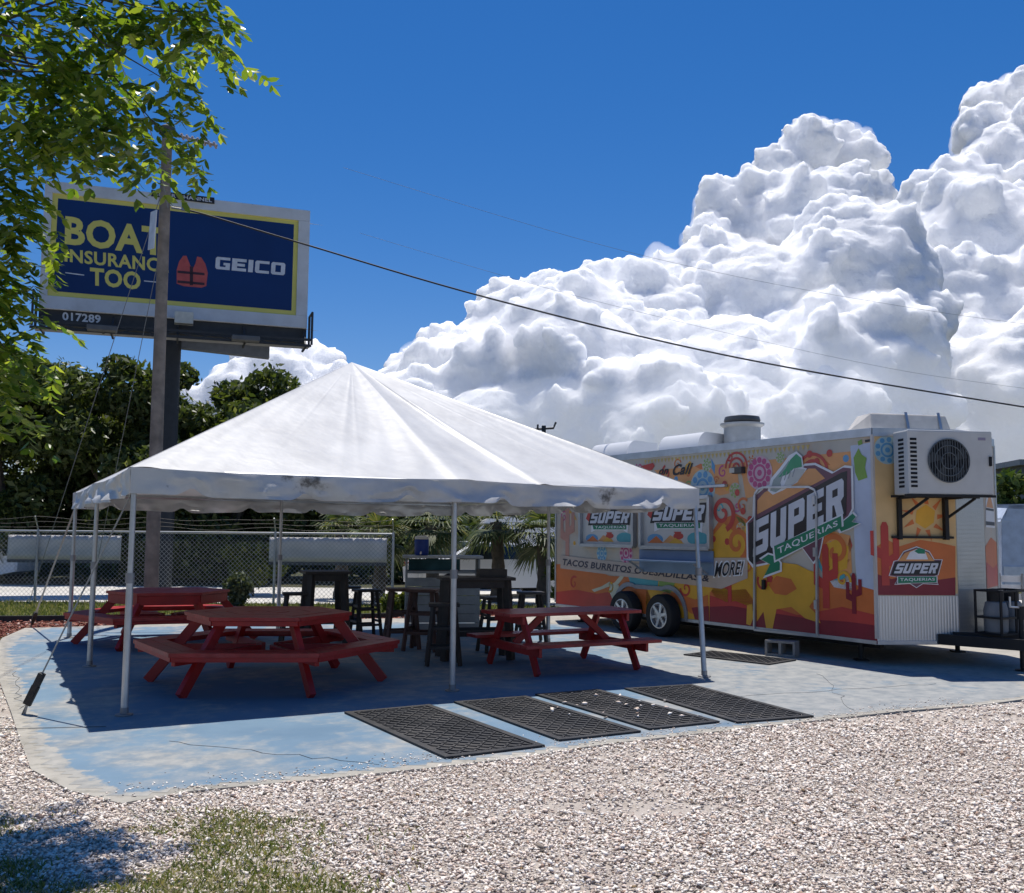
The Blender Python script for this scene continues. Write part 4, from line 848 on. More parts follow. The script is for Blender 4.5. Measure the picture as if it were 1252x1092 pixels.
# --- SUPER TAQUERIAS emblem
def emblem(fr, k, shield, ring_, band, word, ribbon_q, tails, rib_word, big=True):
    mb = MB(); mb.flat(shield, fr, L(k)); print_part(mb, 'emblem_border', WH)
    cx = sum(p[0] for p in shield)/len(shield); cz = sum(p[1] for p in shield)/len(shield)
    mb = MB(); mb.flat([(cx + (p[0] - cx)*.965, cz + (p[1] - cz)*.955) for p in shield], fr, L(k + 1)); print_part(mb, 'emblem_shield', wrap('plum', (.16, .06, .09)))
    mb = MB(); mb.flat(ring_, fr, L(k + 2)); print_part(mb, 'emblem_sun', PE)
    mb = MB(); mb.flat(band, fr, L(k + 3)); print_part(mb, 'emblem_band', BK)
    mb = MB(); put_glyphs(mb, 'SUPER', word, fr, L(k + 4), .14, .0); print_part(mb, 'lettering', SV)
    for i, tl in enumerate(tails):
        mb = MB(); c0 = [sum(p[j] for p in tl)/len(tl) for j in (0, 1)]; mb.flat([(c0[0] + (p[0] - c0[0])*1.22, c0[1] + (p[1] - c0[1])*1.22) for p in tl], fr, L(k + 4)); print_part(mb, 'ribbon_edge', WH)
        mb = MB(); mb.flat(tl, fr, L(k + 5)); print_part(mb, 'ribbon_tail', GR)
    c0 = [sum(p[j] for p in ribbon_q)/4 for j in (0, 1)]
    mb = MB(); mb.flat([(c0[0] + (p[0] - c0[0])*1.05, c0[1] + (p[1] - c0[1])*1.12) for p in ribbon_q], fr, L(k + 6)); print_part(mb, 'ribbon_edge', WH)
    mb = MB(); mb.flat(ribbon_q, fr, L(k + 7)); print_part(mb, 'ribbon', GR)
    q = [(c0[0] + (p[0] - c0[0])*.9, c0[1] + (p[1] - c0[1])*.9) for p in ribbon_q]; qm = quad_map(q)
    q = [qm(0, .2), qm(1, .2), qm(1, .82), qm(0, .82)]
    mb = MB(); put_text(mb, rib_word, q, fr, L(k + 8), .012); print_part(mb, 'lettering', WH)
emblem(FS, 9, [(2.225, 1.792), (2.092, 1.886), (2.071, 2.195), (1.876, 2.307), (1.321, 2.469), (1.099, 2.604), (0.914, 2.605), (0.613, 2.467), (0.424, 2.544), (0.294, 2.526), (0.296, 1.973), (0.419, 1.783), (0.769, 1.698), (0.875, 1.326), (0.975, 1.235), (1.197, 1.474), (1.803, 1.21), (2.106, 1.154), (2.218, 1.269)],
       [(1.995, 1.921), (1.991, 2.121), (1.846, 2.235), (1.293, 2.399), (1.029, 2.533), (0.915, 2.527), (0.752, 2.386), (1.328, 2.173)], [(2.159, 1.792), (0.48, 2.45), (0.387, 2.467), (0.416, 1.89), (0.496, 1.848), (2.089, 1.201), (2.169, 1.258)],
       [(2.087, 1.307), (0.455, 1.912), (0.442, 2.383), (2.061, 1.815)], [(1.648, 1.272), (0.486, 1.73), (0.495, 1.88), (1.674, 1.467)], [[(1.869, 1.046), (1.575, 1.137), (1.572, 1.24), (1.677, 1.329), (1.785, 1.349), (1.928, 1.276), (1.757, 1.212)], [(0.212, 1.782), (0.368, 1.719), (0.501, 1.676), (0.539, 1.73), (0.457, 1.815), (0.311, 1.91), (0.261, 1.867), (0.327, 1.804)]], 'TAQUERIAS')
# taco and pepper of the emblem, rising above the shield
mb = MB(); mb.flat([(1.783, 2.256), (1.717, 2.429), (1.544, 2.572), (1.375, 2.735), (1.24, 2.783), (1.14, 2.708), (1.115, 2.549), (1.057, 2.534), (1.235, 2.351), (1.506, 2.247), (1.69, 2.195)], FS, L(12)); print_part(mb, 'emblem_taco_edge', WH)
mb = MB(); mb.flat([(1.736, 2.255), (1.671, 2.404), (1.515, 2.536), (1.376, 2.666), (1.334, 2.549), (1.471, 2.476), (1.548, 2.387), (1.52, 2.282), (1.628, 2.228)], FS, L(13)); print_part(mb, 'emblem_shell', wrap('shell', (.3, .36, .34)))
mb = MB(); mb.flat([(1.578, 2.435), (1.439, 2.555), (1.346, 2.676), (1.241, 2.749), (1.155, 2.687), (1.143, 2.562), (1.29, 2.547), (1.395, 2.472)], FS, L(14)); print_part(mb, 'emblem_pepper', wrap('pepper_green', (.04, .3, .14)))
mb = MB(); mb.flat([(1.474, 2.315), (1.381, 2.471), (1.231, 2.544), (1.086, 2.525), (1.191, 2.394), (1.324, 2.321)], FS, L(14)); print_part(mb, 'emblem_taco', wrap('bone2', (.55, .55, .5)))
mb = MB()
for i in range(4):
    a = 2.0 - .1*0; u0 = 1.54 - .075*i; strip_mb(mb, [(u0, 2.37 + .02*i), (u0 - .05, 2.49 + .02*i)], .014, FS, L(15))
print_part(mb, 'emblem_stripes', GY)
# --- service windows with their printed panels, fold-down shelf, lettering
win_m = mat('window_panel', (.55, .54, .5), .25, 0, .5, .1, 2)
def serving_window(name, q, k=0):
    s0, s1, z0, z1 = q; root = MB(); root.box(W3((s0 + s1)/2, -.012, (z0 + z1)/2), (s1 - s0, .02, z1 - z0), rz=math.atan2(AX.y, AX.x)); w = tp(root, name, win_m)
    for a, b in (((s0, z0), (s1, z0)), ((s0, z1), (s1, z1)), ((s0, z0), (s0, z1)), ((s1, z0), (s1, z1))):
        mb = MB(); mb.bar(W3(a[0], -.045, a[1]), W3(b[0], -.045, b[1]), .055, .085, up=BT); tp(mb, 'window_frame', trim_m, w)
    return w
def shelf_emblem(q):
    s0, s1, z0, z1 = q; fr = lambda u, z, t: FS(s1 - (s1 - s0)*u, z0 + (z1 - z0)*z, t)
    for m, pts, k in ((BL, circle((.18, .12), .13, 14), 13), (OR, [(.06, .03), (.2, .2), (.32, .03)], 14), (PE, [(.3, .04), (.42, .22), (.6, .1), (.62, .03)], 13), (RD, [(.05, .7), (.12, .98), (.2, .72), (.12, .6)], 13), (TL, circle((.84, .14), .16, 14), 13), (RD, circle((.55, .2), .08, 10), 14), (YL, [(.4, .03), (.5, .16), (.64, .03)], 15)):
        mb = MB(); mb.flat([(p[0], max(.03, min(.97, p[1]))) for p in pts], fr, L(k)); print_part(mb, 'printed_shape', m)
    mb = MB(); mb.flat([(.1, .5), (.17, .95), (.98, .95), (.94, .5)], fr, L(16)); print_part(mb, 'emblem_band', BK)
    mb = MB(); mb.flat([(.17, .52), (.17, .3), (.26, .36), (.82, .36), (.9, .28), (.92, .52)], fr, L(16)); print_part(mb, 'ribbon_edge', WH)
    mb = MB(); mb.flat([(.2, .5), (.22, .38), (.88, .38), (.88, .5)], fr, L(17)); print_part(mb, 'ribbon', GR)
    mb = MB(); put_glyphs(mb, 'SUPER', [(.14, .56), (.9, .56), (.96, .9), (.2, .9)], fr, L(17), .14); print_part(mb, 'lettering', SV)
    mb = MB(); put_text(mb, 'TAQUERIAS', [(.25, .4), (.86, .4), (.86, .48), (.25, .48)], fr, L(18), .01); print_part(mb, 'lettering', WH)
    mb = MB(); mb.flat([(.48, .3), (.6, .3), (.54, .16)], fr, L(16)); print_part(mb, 'emblem_point', RD)
W1 = (4.80, 6.33, 1.42, 2.13); W2 = (2.95, 4.6, 1.41, 2.2)
serving_window('service_window', W1); serving_window('service_window', W2)
for q in (W1, W2): shelf_emblem((q[0] + .05, q[1] - .05, q[2] + .05, q[3] - .05))
mb = MB(); mb.bar(W3(2.9, -.2, 1.2), W3(4.66, -.2, 1.2), .36, .025); o = tp(mb, 'service_shelf', mat('shelf_blue_steel', (.2, .29, .42), .35, .5), bevel=.004)
mb = MB()
o2 = MB(); V = [tuple(W3(2.9, -.012, 1.38)), tuple(W3(4.66, -.012, 1.38)), tuple(W3(4.66, -.03, 1.0)), tuple(W3(2.9, -.03, 1.0))]
o2.box(W3(3.78, -.03, 1.19), (1.76, .02, .37), rz=math.atan2(AX.y, AX.x)); tp(o2, 'shelf_flap', mat('flap_blue', (.17, .26, .4), .4, 0, .5, .12, 2))
for s_ in (3.0, 4.56):
    mb = MB(); mb.bar(W3(s_, -.05, 1.02), W3(s_, -.34, 1.185), .02, .03); tp(mb, 'shelf_bracket', trim_m)
q = lambda s: [tuple(p) for p in s]
mb = MB(); put_text(mb, 'TACOS BURRITOS QUESADILLAS &', [(6.949, 1.015), (3.012, 0.888), (3.011, 1.006), (6.95, 1.159)], FS, L(10), .03, .2); print_part(mb, 'lettering', wrap('ink', (.05, .045, .07)))
mb = MB(); put_text(mb, 'MORE!', [(2.922, 0.966), (2.271, 1.03), (2.25, 1.268), (2.9, 1.226)], FS, L(11), .05, .25); print_part(mb, 'lettering', WH)
mb = MB(); put_text(mb, 'MORE!', [(2.895, 0.986), (2.296, 1.046), (2.276, 1.243), (2.874, 1.202)], FS, L(12), .02, .25); print_part(mb, 'lettering', BK)
mb = MB(); mb.flat([(7.029, 0.974), (2.748, 0.815), (2.206, 0.997), (2.201, 1.293), (2.971, 1.273), (3.118, 1.058), (7.031, 1.218)], FS, L(8)); print_part(mb, 'lettering_backing', wrap('lettering_wash', (.52, .41, .33)))
mb = MB(); put_text(mb, 'Call', [(3.843, 2.563), (3.359, 2.579), (3.357, 2.747), (3.842, 2.748)], FS, L(6), .03, .45); print_part(mb, 'lettering', BK)
mb = MB(); mb.flat([(4.652, 2.767), (4.332, 2.803), (4.29, 2.747), (4.375, 2.683), (4.523, 2.691)], FS, L(5)); print_part(mb, 'printed_shape', RD)
mb = MB(); put_text(mb, 'on', [(4.188, 2.593), (3.943, 2.594), (3.942, 2.687), (4.187, 2.687)], FS, L(6), .03, .45); print_part(mb, 'lettering', BK)
# side door: rounded frame, handle, hinges
mb = MB(); dl = [(2.074, 0.268), (2.022, 2.217), (1.956, 2.286), (1.844, 2.305), (1.021, 2.281), (0.923, 2.239), (0.896, 2.171), (0.929, 0.281)]; path = dl + [dl[0]]
for a, b in zip(path, path[1:]): mb.bar(FS(*a, .018), FS(*b, .018), .03, .045, up=BT)
door = tp(mb, 'side_door', trim_m)
mb = MB(); mb.box(FS(1.86, .92, .05), (.05, .04, .14), rz=math.atan2(AX.y, AX.x)); tp(mb, 'door_handle', dark_m, door, bevel=.006)
for z_ in (.7, 1.4, 2.1):
    mb = MB(); mb.box(FS(.93, z_, .045), (.05, .02, .12), rz=math.atan2(AX.y, AX.x)); tp(mb, 'hinge', trim_m, door)
# porch lamp and gutter bar over the window
mb = MB(); mb.box(FS(2.33, 2.575, .05), (.2, .09, .1), rz=math.atan2(AX.y, AX.x)); lamp = tp(mb, 'porch_light', mat('lamp_housing', (.06, .055, .05), .4), bevel=.01)
mb = MB(); mb.box(FS(2.42, 2.575, .06), (.1, .075, .07), rz=math.atan2(AX.y, AX.x)); tp(mb, 'lens', mat('lamp_lens', (.5, .47, .4), .2), lamp)
mb = MB(); mb.bar(W3(2.6, -.04, 2.36), W3(4.7, -.04, 2.36), .07, .045); tp(mb, 'awning_rail', trim_m, bevel=.006)
# fender and wheels
ws = (4.93, 3.97); wr = .335; wz = .335
fen = [(ws[0] + wr*1.18, ZB)]
arc = lambda c, a0, a1: [(c + wr*1.2*math.cos(a), wz + wr*1.22*math.sin(a)) for a in np.linspace(a0, a1, 12)]
out_ = arc(ws[0], .0, PI*.62) ; out_ = [(ws[0] + wr*1.2, ZB)] + out_ + arc(ws[1], PI*.38, PI) + [(ws[1] - wr*1.2, ZB)]
sil = [(p[0], p[1]) for p in out_]; big = [(4.45 + (p[0] - 4.45)*1.07, ZB + (p[1] - ZB)*1.15) for p in out_]
mb = MB()
k_ = len(sil); vs = [FS(*p, .03) for p in sil] + [FS(*p, .03) for p in big] + [FS(*p, .002) for p in big] + [FS(*p, .002) for p in sil]
fs = [(i + k_*r, i + 1 + k_*r, (i + 1 + k_*(r + 1)) % (4*k_), (i + k_*(r + 1)) % (4*k_)) for r in range(4) for i in range(k_ - 1)]
mb.add(vs, fs); tp(mb, 'fender', mat('fender_grey', (.3, .31, .33), .45, .4))
mb = MB(); mb.flat(sil, FS, .0022); tp(mb, 'wheel_well', mat('well_black', (.006, .006, .007), .9))
tyre_m = mat('tyre', (.016, .016, .017), .75); rim_m = mat('alloy_rim', (.55, .55, .56), .3, .85)
Mw = Matrix((AX, Vector((0, 0, 1)), -BT)).transposed()
for s_ in ws:
    c = Vector(FS(s_, wz, .0)); c -= Vector((0, 0, 0)); c = CC + AX*s_ - BT*(-.02) + Vector((0, 0, wz)); c = CC + AX*s_ + BT*(-.1) + Vector((0, 0, wz))
    w = MB(); w.lathe([(wr*.6, .0), (wr*.62, .11), (wr*.72, .125), (wr*.93, .115), (wr, .085), (wr, -.06), (wr*.9, -.09), (wr*.6, -.09)], c - (-BT)*.0, n=36, M=Mw)
    wh = tp(w, 'wheel', tyre_m, None, True)
    r = MB(); r.lathe([(wr*.61, .02), (wr*.61, .116), (wr*.56, .118), (wr*.53, .09), (wr*.5, .06)], c, n=30, M=Mw); r.lathe([(0, .1), (.05, .1), (.06, .085), (.06, .05)], c, n=14, M=Mw)
    for i in range(6):
        a = 2*PI*i/6 + s_; p0 = Mw @ Vector((.05*math.cos(a), .05*math.sin(a), .085)); p1 = Mw @ Vector((wr*.56*math.cos(a), wr*.56*math.sin(a), .1)); r.bar(c + p0, c + p1, .045, .03, up=-BT)
    tp(r, 'rim', rim_m, wh, True)
    d_ = MB(); d_.lathe([(0, .035), (wr*.6, .035)], c, n=24, M=Mw); tp(d_, 'brake_drum', dark_m, wh)
# chassis beams and jack stands under the floor
for c_ in (.35, 2.25):
    mb = MB(); mb.bar(W3(.2, c_, ZB - .05), W3(LEN - .1, c_, ZB - .05), .08, .1); tp(mb, 'chassis_rail', dark_m)
for s_, c_ in ((.45, .25), (.45, 2.3), (6.7, .25), (6.7, 2.3)):
    mb = MB(); mb.tube([W3(s_, c_, .0), W3(s_, c_, ZB)], .035, 8); mb.box(W3(s_, c_, .012), (.16, .16, .02)); tp(mb, 'jack_stand', dark_m)
# --- nose: printed panel, ribbed skirt, diamond plate, far panel
ribm = mat('ribbed_aluminium', (.62, .62, .61), .38, .55, .5, .05, 2, dirt=(.35, .34, .32), dscale=2, damt=.4)
mb = MB()
nl = 1.1033
for i in range(28): u0 = nl*i/28; mb.add([FN(u0 + .002, ZB + .03, .004), FN(u0 + nl/56, ZB + .03, .0065), FN(u0 + nl/56, .87, .0065), FN(u0 + .002, .87, .004), FN(u0 + nl/28 - .002, ZB + .03, .004), FN(u0 + nl/28 - .002, .87, .004)], [(0, 1, 2, 3), (1, 4, 5, 2)])
tp(mb, 'ribbed_skirt', ribm, body)
mb = MB()
for m, k, pts in ((wrap('cream_yellow', (.66, .44, .2)), 0, [(.015, .9), (nl - .005, .9), (nl - .005, 2.9), (.015, 2.9)]), (OR, 1, [(0.026, 1.492), (0.171, 1.576), (0.332, 1.494), (0.61, 1.579), (0.884, 1.54), (1.083, 1.5), (1.061, 0.878), (0.011, 0.886)]), (MR, 2, [(0.017, 1.142), (0.212, 1.081), (0.431, 1.123), (0.759, 1.063), (1.069, 1.105), (1.061, 0.878), (0.01, 0.881)]),
                  (YL, 2, [(.55, 1.8), (.68, 1.72), (.8, 1.8), (.82, 1.95), (.7, 2.03), (.57, 1.95)])):
    mb = MB(); mb.flat(pts, FN, L(k)); print_part(mb, 'printed_shape', m)
mb = MB()
for i in range(9):
    a = 2*PI*i/9; c0 = (.68, 1.87); mb.flat([(c0[0] + .17*math.cos(a - .18), c0[1] + .17*math.sin(a - .18)), (c0[0] + .33*math.cos(a + .1), c0[1] + .33*math.sin(a + .1)), (c0[0] + .17*math.cos(a + .2), c0[1] + .17*math.sin(a + .2))], FN, L(2))
print_part(mb, 'printed_rays', OR); rosette((.2, 2.72), .17, 9, BL, wrap('sky_wash', (.36, .5, .52)), 3, FN); cactus((.13, 1.0), .8, FN, RD, 4)
emblem(FN, 6, [(0.169, 1.122), (0.24, 1.308), (0.295, 1.318), (0.374, 1.433), (0.552, 1.496), (0.726, 1.435), (0.789, 1.332), (0.9, 1.332), (0.838, 1.135), (0.782, 1.114), (0.834, 1.011), (0.625, 1.021), (0.536, 0.969), (0.45, 1.021), (0.242, 1.01), (0.299, 1.102)], [(0.294, 1.308), (0.396, 1.412), (0.551, 1.465), (0.704, 1.414), (0.789, 1.311)], [(0.202, 1.133), (0.261, 1.298), (0.877, 1.312), (0.816, 1.135)], [(0.235, 1.153), (0.795, 1.156), (0.843, 1.285), (0.293, 1.277)], [(0.286, 1.03), (0.802, 1.042), (0.804, 1.115), (0.289, 1.112)], [], 'TAQUERIAS', False)
mb = MB(); mb.flat([(0.404, 1.329), (0.462, 1.423), (0.562, 1.465), (0.66, 1.434), (0.701, 1.331)], FN, L(9)); print_part(mb, 'emblem_taco', WH); mb = MB(); mb.flat([(0.517, 1.434), (0.584, 1.475), (0.661, 1.455), (0.659, 1.403), (0.571, 1.403)], FN, L(10)); print_part(mb, 'emblem_pepper', GR)
plate = mat('diamond_plate', (.5, .51, .52), .35, .7, .5, .1, 3, dirt=(.3, .3, .3), dscale=3, damt=.4)
mb = MB(); mb.flat([(.005, ZB + .03), (.595, ZB + .03), (.595, 2.9), (.005, 2.9)], FD, .003); dp = tp(mb, 'nose_plate', plate, body)
tr = MB()
for i in range(13):
    for j in range(46):
        u0, z0 = .03 + .044*i, .34 + .055*j; a = .6 if (i + j) % 2 else -.6
        tr.flat([(u0 - .014*math.cos(a), z0 - .014*math.sin(a) - .004), (u0 + .014*math.cos(a), z0 + .014*math.sin(a) - .004), (u0 + .014*math.cos(a), z0 + .014*math.sin(a) + .004), (u0 - .014*math.cos(a), z0 - .014*math.sin(a) + .004)], FD, .0065)
tag(tp(tr, 'plate_tread', mat('plate_tread', (.6, .61, .62), .3, .7), dp), kind='stuff')
fl = (BT*2.6 - n2).length
for m, k, pts in ((cream, 0, [(.02, .95), (fl - .02, .95), (fl - .02, 2.88), (.02, 2.88)]), (OR, 1, [(.02, .95), (fl - .02, .95), (fl - .02, 1.55), (fl*.5, 1.62), (.02, 1.5)]), (RD, 2, [(.02, .95), (fl - .02, .95), (fl - .02, 1.25), (fl*.6, 1.2), (.02, 1.3)]), (WH, 3, [(.1, 1.75), (fl - .15, 1.75), (fl - .2, 2.1), (fl*.5, 2.3), (.15, 2.1)]), (PE, 4, [(.18, 2.02), (fl - .25, 2.02), (fl*.5, 2.24)]), (BK, 4, [(.12, 1.78), (fl - .18, 1.78), (fl - .18, 1.83), (.12, 1.83)]), (BK, 4, [(.16, 1.98), (fl - .22, 1.98), (fl - .22, 2.01), (.16, 2.01)]), (RD, 1, [(.02, 2.3), (.2, 2.5), (.18, 2.88), (.02, 2.88)])):
    mb = MB(); mb.flat(pts, FF, L(k)); print_part(mb, 'printed_shape', m)
mb = MB(); mb.flat([(.02, ZB + .03), (fl - .02, ZB + .03), (fl - .02, .93), (.02, .93)], FF, .004); tp(mb, 'ribbed_skirt', ribm, body)
# --- condenser on its bracket
ac = empty('air_conditioner', Vector(FN(.8, 2.14, .25)), math.atan2(un.y, un.x), 'boxy grey-white condenser unit with round fan grille, bracketed on the trailer nose', 'air conditioner')
case_m = mat('condenser_case', (.55, .55, .53), .5, 0, .4, .06, 3, dirt=(.4, .39, .36), damt=.4); grille_m = mat('grille_grey', (.1, .115, .125), .5); hole_m = mat('grille_dark', (.012, .013, .016), .8)
AW, AD, AH = 1.12, .36, .80
mb = MB(); mb.box((0, 0, AH/2), (AW, AD, AH)); case = mb.build('case', case_m, ac, bevel=.02)
FA = lambda x, z, t=0: (x, -AD/2 - t, z)
mb = MB(); mb.flat(circle((-.03, .42), .27, 36), FA, .003); mb.build('fan_opening', hole_m, ac)
fan = MB()
for i in range(5):
    a0 = 2*PI*i/5; fan.flat([(-.03 + .04*math.cos(a0), .42 + .04*math.sin(a0))] + [(-.03 + .25*math.cos(a0 + q), .42 + .25*math.sin(a0 + q)) for q in (.15, .45, .75)], FA, .008)
fan.build('fan_blade', mat('fan_blade', (.06, .065, .07), .5), ac)
for i in range(16):
    x = -.03 - .255 + .51*i/15; h = math.sqrt(max(.0004, .27**2 - (x + .03)**2)); mb = MB(); mb.bar(FA(x, .42 - h, .018), FA(x, .42 + h, .018), .007, .007); mb.build('grille_bar', grille_m, ac)
for rr in (.27, .19, .1):
    mb = MB(); pts = [FA(p[0], p[1], .02) for p in circle((-.03, .42), rr, 30)]; mb.tube(pts + [pts[0]], .007, 6, False); mb.build('grille_ring', grille_m, ac, True)
for col in range(2):
    for row in range(12):
        mb = MB()
        if col == 0: mb.box((-AW/2 - .001, -.02, .1 + .053*row), (.006, .13, .03))
        else: mb.box((-AW/2 + .075, -AD/2 - .001, .1 + .053*row), (.085, .006, .03))
        mb.build('louver_slot', hole_m, ac)
mb = MB(); mb.box((.42, -AD/2 - .001, .7), (.1, .004, .035)); mb.build('maker_plate', wrap('badge', (.28, .24, .33)), ac)
mb = MB(); mb.box((.52, -AD/2 - .012, .42), (.03, .03, .12)); mb.build('side_handle', hole_m, ac, bevel=.006)
mb = MB(); mb.tube([(AW/2 - .03, -.05, .55), (AW/2 + .05, -.06, .5), (AW/2 + .06, -.02, .3), (AW/2 + .01, .12, .15)], .022, 8); mb.build('refrigerant_line', black_m, ac, True)
br = empty('condenser_bracket', Vector(FN(.8, 1.58, .0)), math.atan2(un.y, un.x), 'black angle-iron bracket carrying the condenser unit', 'bracket')
mb = MB()
for p, q_ in (((-.6, -.08, .545), (.58, -.08, .545)), ((-.6, -.42, .545), (.58, -.42, .545)), ((-.58, -.03, .03), (.24, -.03, .03))): 
    mb = MB(); mb.bar(p, q_, .04, .03); mb.build('cross_bar', dark_m, br)
for x in (-.48, .14):
    mb = MB(); mb.bar((x, -.04, .0), (x, -.04, .53), .075 if x > 0 else .05, .05); mb.build('upright', dark_m, br)
    mb = MB(); mb.bar((x, -.02, .53), (x, -.42, .53), .03, .04); mb.build('arm', dark_m, br)
    mb = MB(); mb.bar((x + .02, -.05, .28), (x + .2, -.38, .52), .025, .03); mb.build('strut', dark_m, br)
# --- roof gear
def roof_thing(name, s, c, z): return Vector(W3(s, c, z))
for s_, w_, lab in ((6.3, 1.15, 'white curved roof vent hood at the far end of the trailer roof'), (4.35, 1.0, 'white curved roof vent hood beside the round exhaust stack')):
    t = empty('roof_vent', W3(s_, .9, ZT + .05), math.atan2(AX.y, AX.x), lab, 'roof vent', 'vents on the trailer roof')
    n_ = 10; prof = [(-.36, 0)] + [(-.36 + .2*(1 - math.cos(a)), .3*math.sin(a)) for a in np.linspace(.25, PI/2, 7)] + [(.36, .28), (.36, 0)]
    mb = MB(); mb.prism([(p[0], p[1]) for p in prof], lambda u, v, q: (q, -u, v) , -w_/2, w_/2); mb.build('hood', wht_m, t, True)
    mb = MB(); mb.box((0, -.362, .13), (w_ - .1, .012, .2)); mb.build('mesh_face', mat('vent_mesh', (.3, .31, .33), .6, .3), t)
    mb = MB(); mb.box((0, 0, -.02), (w_ + .06, .8, .05)); mb.build('flange', trim_m, t)
st = empty('exhaust_stack', W3(3.55, 1.25, ZT + .04), math.atan2(AX.y, AX.x), 'grey round exhaust fan stack with dark cap on the trailer roof', 'exhaust fan')
mb = MB(); mb.lathe([(0, 0), (.34, 0), (.34, .1), (.3, .12), (.3, .38), (.36, .42), (.36, .45), (.0, .46)], n=26); mb.build('housing', mat('stack_zinc', (.4, .41, .41), .5, .5, dirt=(.28, .27, .25)), st, True)
mb = MB(); mb.lathe([(0, .46), (.28, .46), (.3, .5), (.28, .56), (.1, .59), (0, .59)], n=26); mb.build('cap', mat('stack_cap', (.06, .065, .07), .5), st, True)
rb = empty('roof_unit', Vector(FN(.62, ZT + .03, -.55)), math.atan2(un.y, un.x), 'low cream roof unit with two straps above the condenser', 'roof unit')
mb = MB(); mb.add([(-.55, -.4, 0), (.55, -.4, 0), (.55, .4, 0), (-.55, .4, 0), (-.52, -.32, .22), (.5, -.36, .2), (.46, .3, .2), (-.4, .3, .25)], [(3, 2, 1, 0), (4, 5, 6, 7), (0, 1, 5, 4), (1, 2, 6, 5), (2, 3, 7, 6), (3, 0, 4, 7)]); mb.build('shroud', mat('shroud_cream', (.62, .58, .52), .5), rb, bevel=.02)
for x in (-.05, .4):
    mb = MB(); mb.bar((x, -.42, 0), (x, -.35, .235), .035, .01, up=(0, 1, 0)); mb.build('strap', trim_m, rb)
# --- tongue, jack, gas bottles
tip = CC + BT*1.3 + AT*2.1
for k_, st_ in ((.55, n1*.6), (2.05, n2*.0 + BT*2.05 + AT*.3)):
    mb = MB(); p = CC + (n1*.75 if k_ < 1 else BT*1.85 + AT*.35); mb.bar(p + Vector((0, 0, .33)), tip + Vector((0, 0, .33)), .09, .13); tp(mb, 'tongue_beam', dark_m)
mb = MB(); mb.bar(CC + n1*.88 + AT*.06 + Vector((0, 0, .34)), CC + n1 + BT*.55 + AT*.55 + Vector((0, 0, .34)), .1, .16); tp(mb, 'bumper_beam', dark_m)
mb = MB(); mb.bar(tip - AT*.1 + Vector((0, 0, .35)), tip + AT*.28 + Vector((0, 0, .35)), .1, .09); tp(mb, 'coupler', trim_m, bevel=.01)
jk = CC + BT*1.22 + AT*1.15
mb = MB(); mb.tube([jk + Vector((0, 0, .02)), jk + Vector((0, 0, .62))], .03, 10); mb.tube([jk + Vector((0, 0, .62)), jk + Vector((0, 0, .78))], .045, 10); mb.lathe([(0, 0), (.09, 0), (.09, .015), (0, .02)], jk + Vector((0, 0, .0)), n=12); tp(mb, 'tongue_jack', dark_m, None, True)
mb = MB(); mb.tube([jk + Vector((0, 0, .76)), jk + AX*.0 - BT*.22 + Vector((0, 0, .78)), jk - BT*.22 + Vector((0, 0, .9))], .012, 8); tp(mb, 'jack_crank', trim_m)
rk = CC + BT*1.42 + AT*.8
mb = MB()
for z_ in (.42, .62, .95):
    for a, b in (((-.32, -.17), (.32, -.17)), ((.32, -.17), (.32, .17)), ((.32, .17), (-.32, .17)), ((-.32, .17), (-.32, -.17))): mb.bar(rk + BT*a[0] + AT*a[1] + Vector((0, 0, z_)), rk + BT*b[0] + AT*b[1] + Vector((0, 0, z_)), .025, .025)
for a in ((-.32, -.17), (.32, -.17), (.32, .17), (-.32, .17), (0, .17), (0, -.17)): mb.bar(rk + BT*a[0] + AT*a[1] + Vector((0, 0, .4)), rk + BT*a[0] + AT*a[1] + Vector((0, 0, .96)), .025, .025)
tp(mb, 'bottle_cage', dark_m)
for k_, c_ in enumerate((-.16, .16)):
    g_ = empty('gas_bottle', rk + BT*c_ + Vector((0, 0, .405)), 0, ['grey gas bottle in the tongue cage, beside the jack', 'grey gas bottle in the tongue cage, on the side away from the service windows'][k_], 'gas bottle', 'gas bottles on the tongue')
    mb = MB(); mb.lathe([(0, 0), (.1, 0), (.14, .04), (.145, .3), (.12, .4), (.05, .44), (0, .44)], n=20); mb.build('tank', mat('tank_grey', (.2, .21, .22), .5), g_, True)
    mb = MB(); mb.lathe([(.0, .43), (.03, .43), (.03, .5), (0, .51)], n=10); mb.lathe([(.09, .4), (.1, .4), (.1, .53), (.09, .53), (.09, .4)], n=16); mb.build('valve', dark_m, g_, True)

# ------------------------------------------------------------------ billboard
BO = Vector((-12.92, 26.0, 0)); UB = Vector((.94502, .32701, 0)); NB = Vector((UB.y, -UB.x, 0)); FB = frame(BO, UB, NB)
bb = empty('billboard', BO + UB*3.55 - NB*.6, 0, 'billboard with yellow and white lettering on dark blue, on a steel column', 'billboard')
BI = Matrix.Translation(-bb.location)
def bp_(mb, name, m, parent=None, smooth=False, bevel=0):
    o = mb.build(name, m, parent or bb, smooth, bevel)
    if parent is None: o.matrix_parent_inverse = BI
    return o
steel_d = mat('billboard_steel', (.045, .047, .05), .6, .3); frame_w = mat('billboard_frame', (.62, .64, .66), .5, 0, .4, .08, 1.5, dirt=(.4, .4, .4))
bl_blue = mat('vinyl_blue', (.004, .032, .135), .45, 0, .3, .12, .6); bl_yel = mat('vinyl_yellow', (.72, .64, .16), .5, 0, .3, .08, 1)
bw, z0, z1 = 7.2, 7.62, 11.19
def bbox(u0, u1, za, zb, t0, t1, name, m, parent=None, bevel=0):
    mb = MB(); mb.prism([(u0, za), (u1, za), (u1, zb), (u0, zb)], FB, t0, t1); return bp_(mb, name, m, parent, False, bevel)
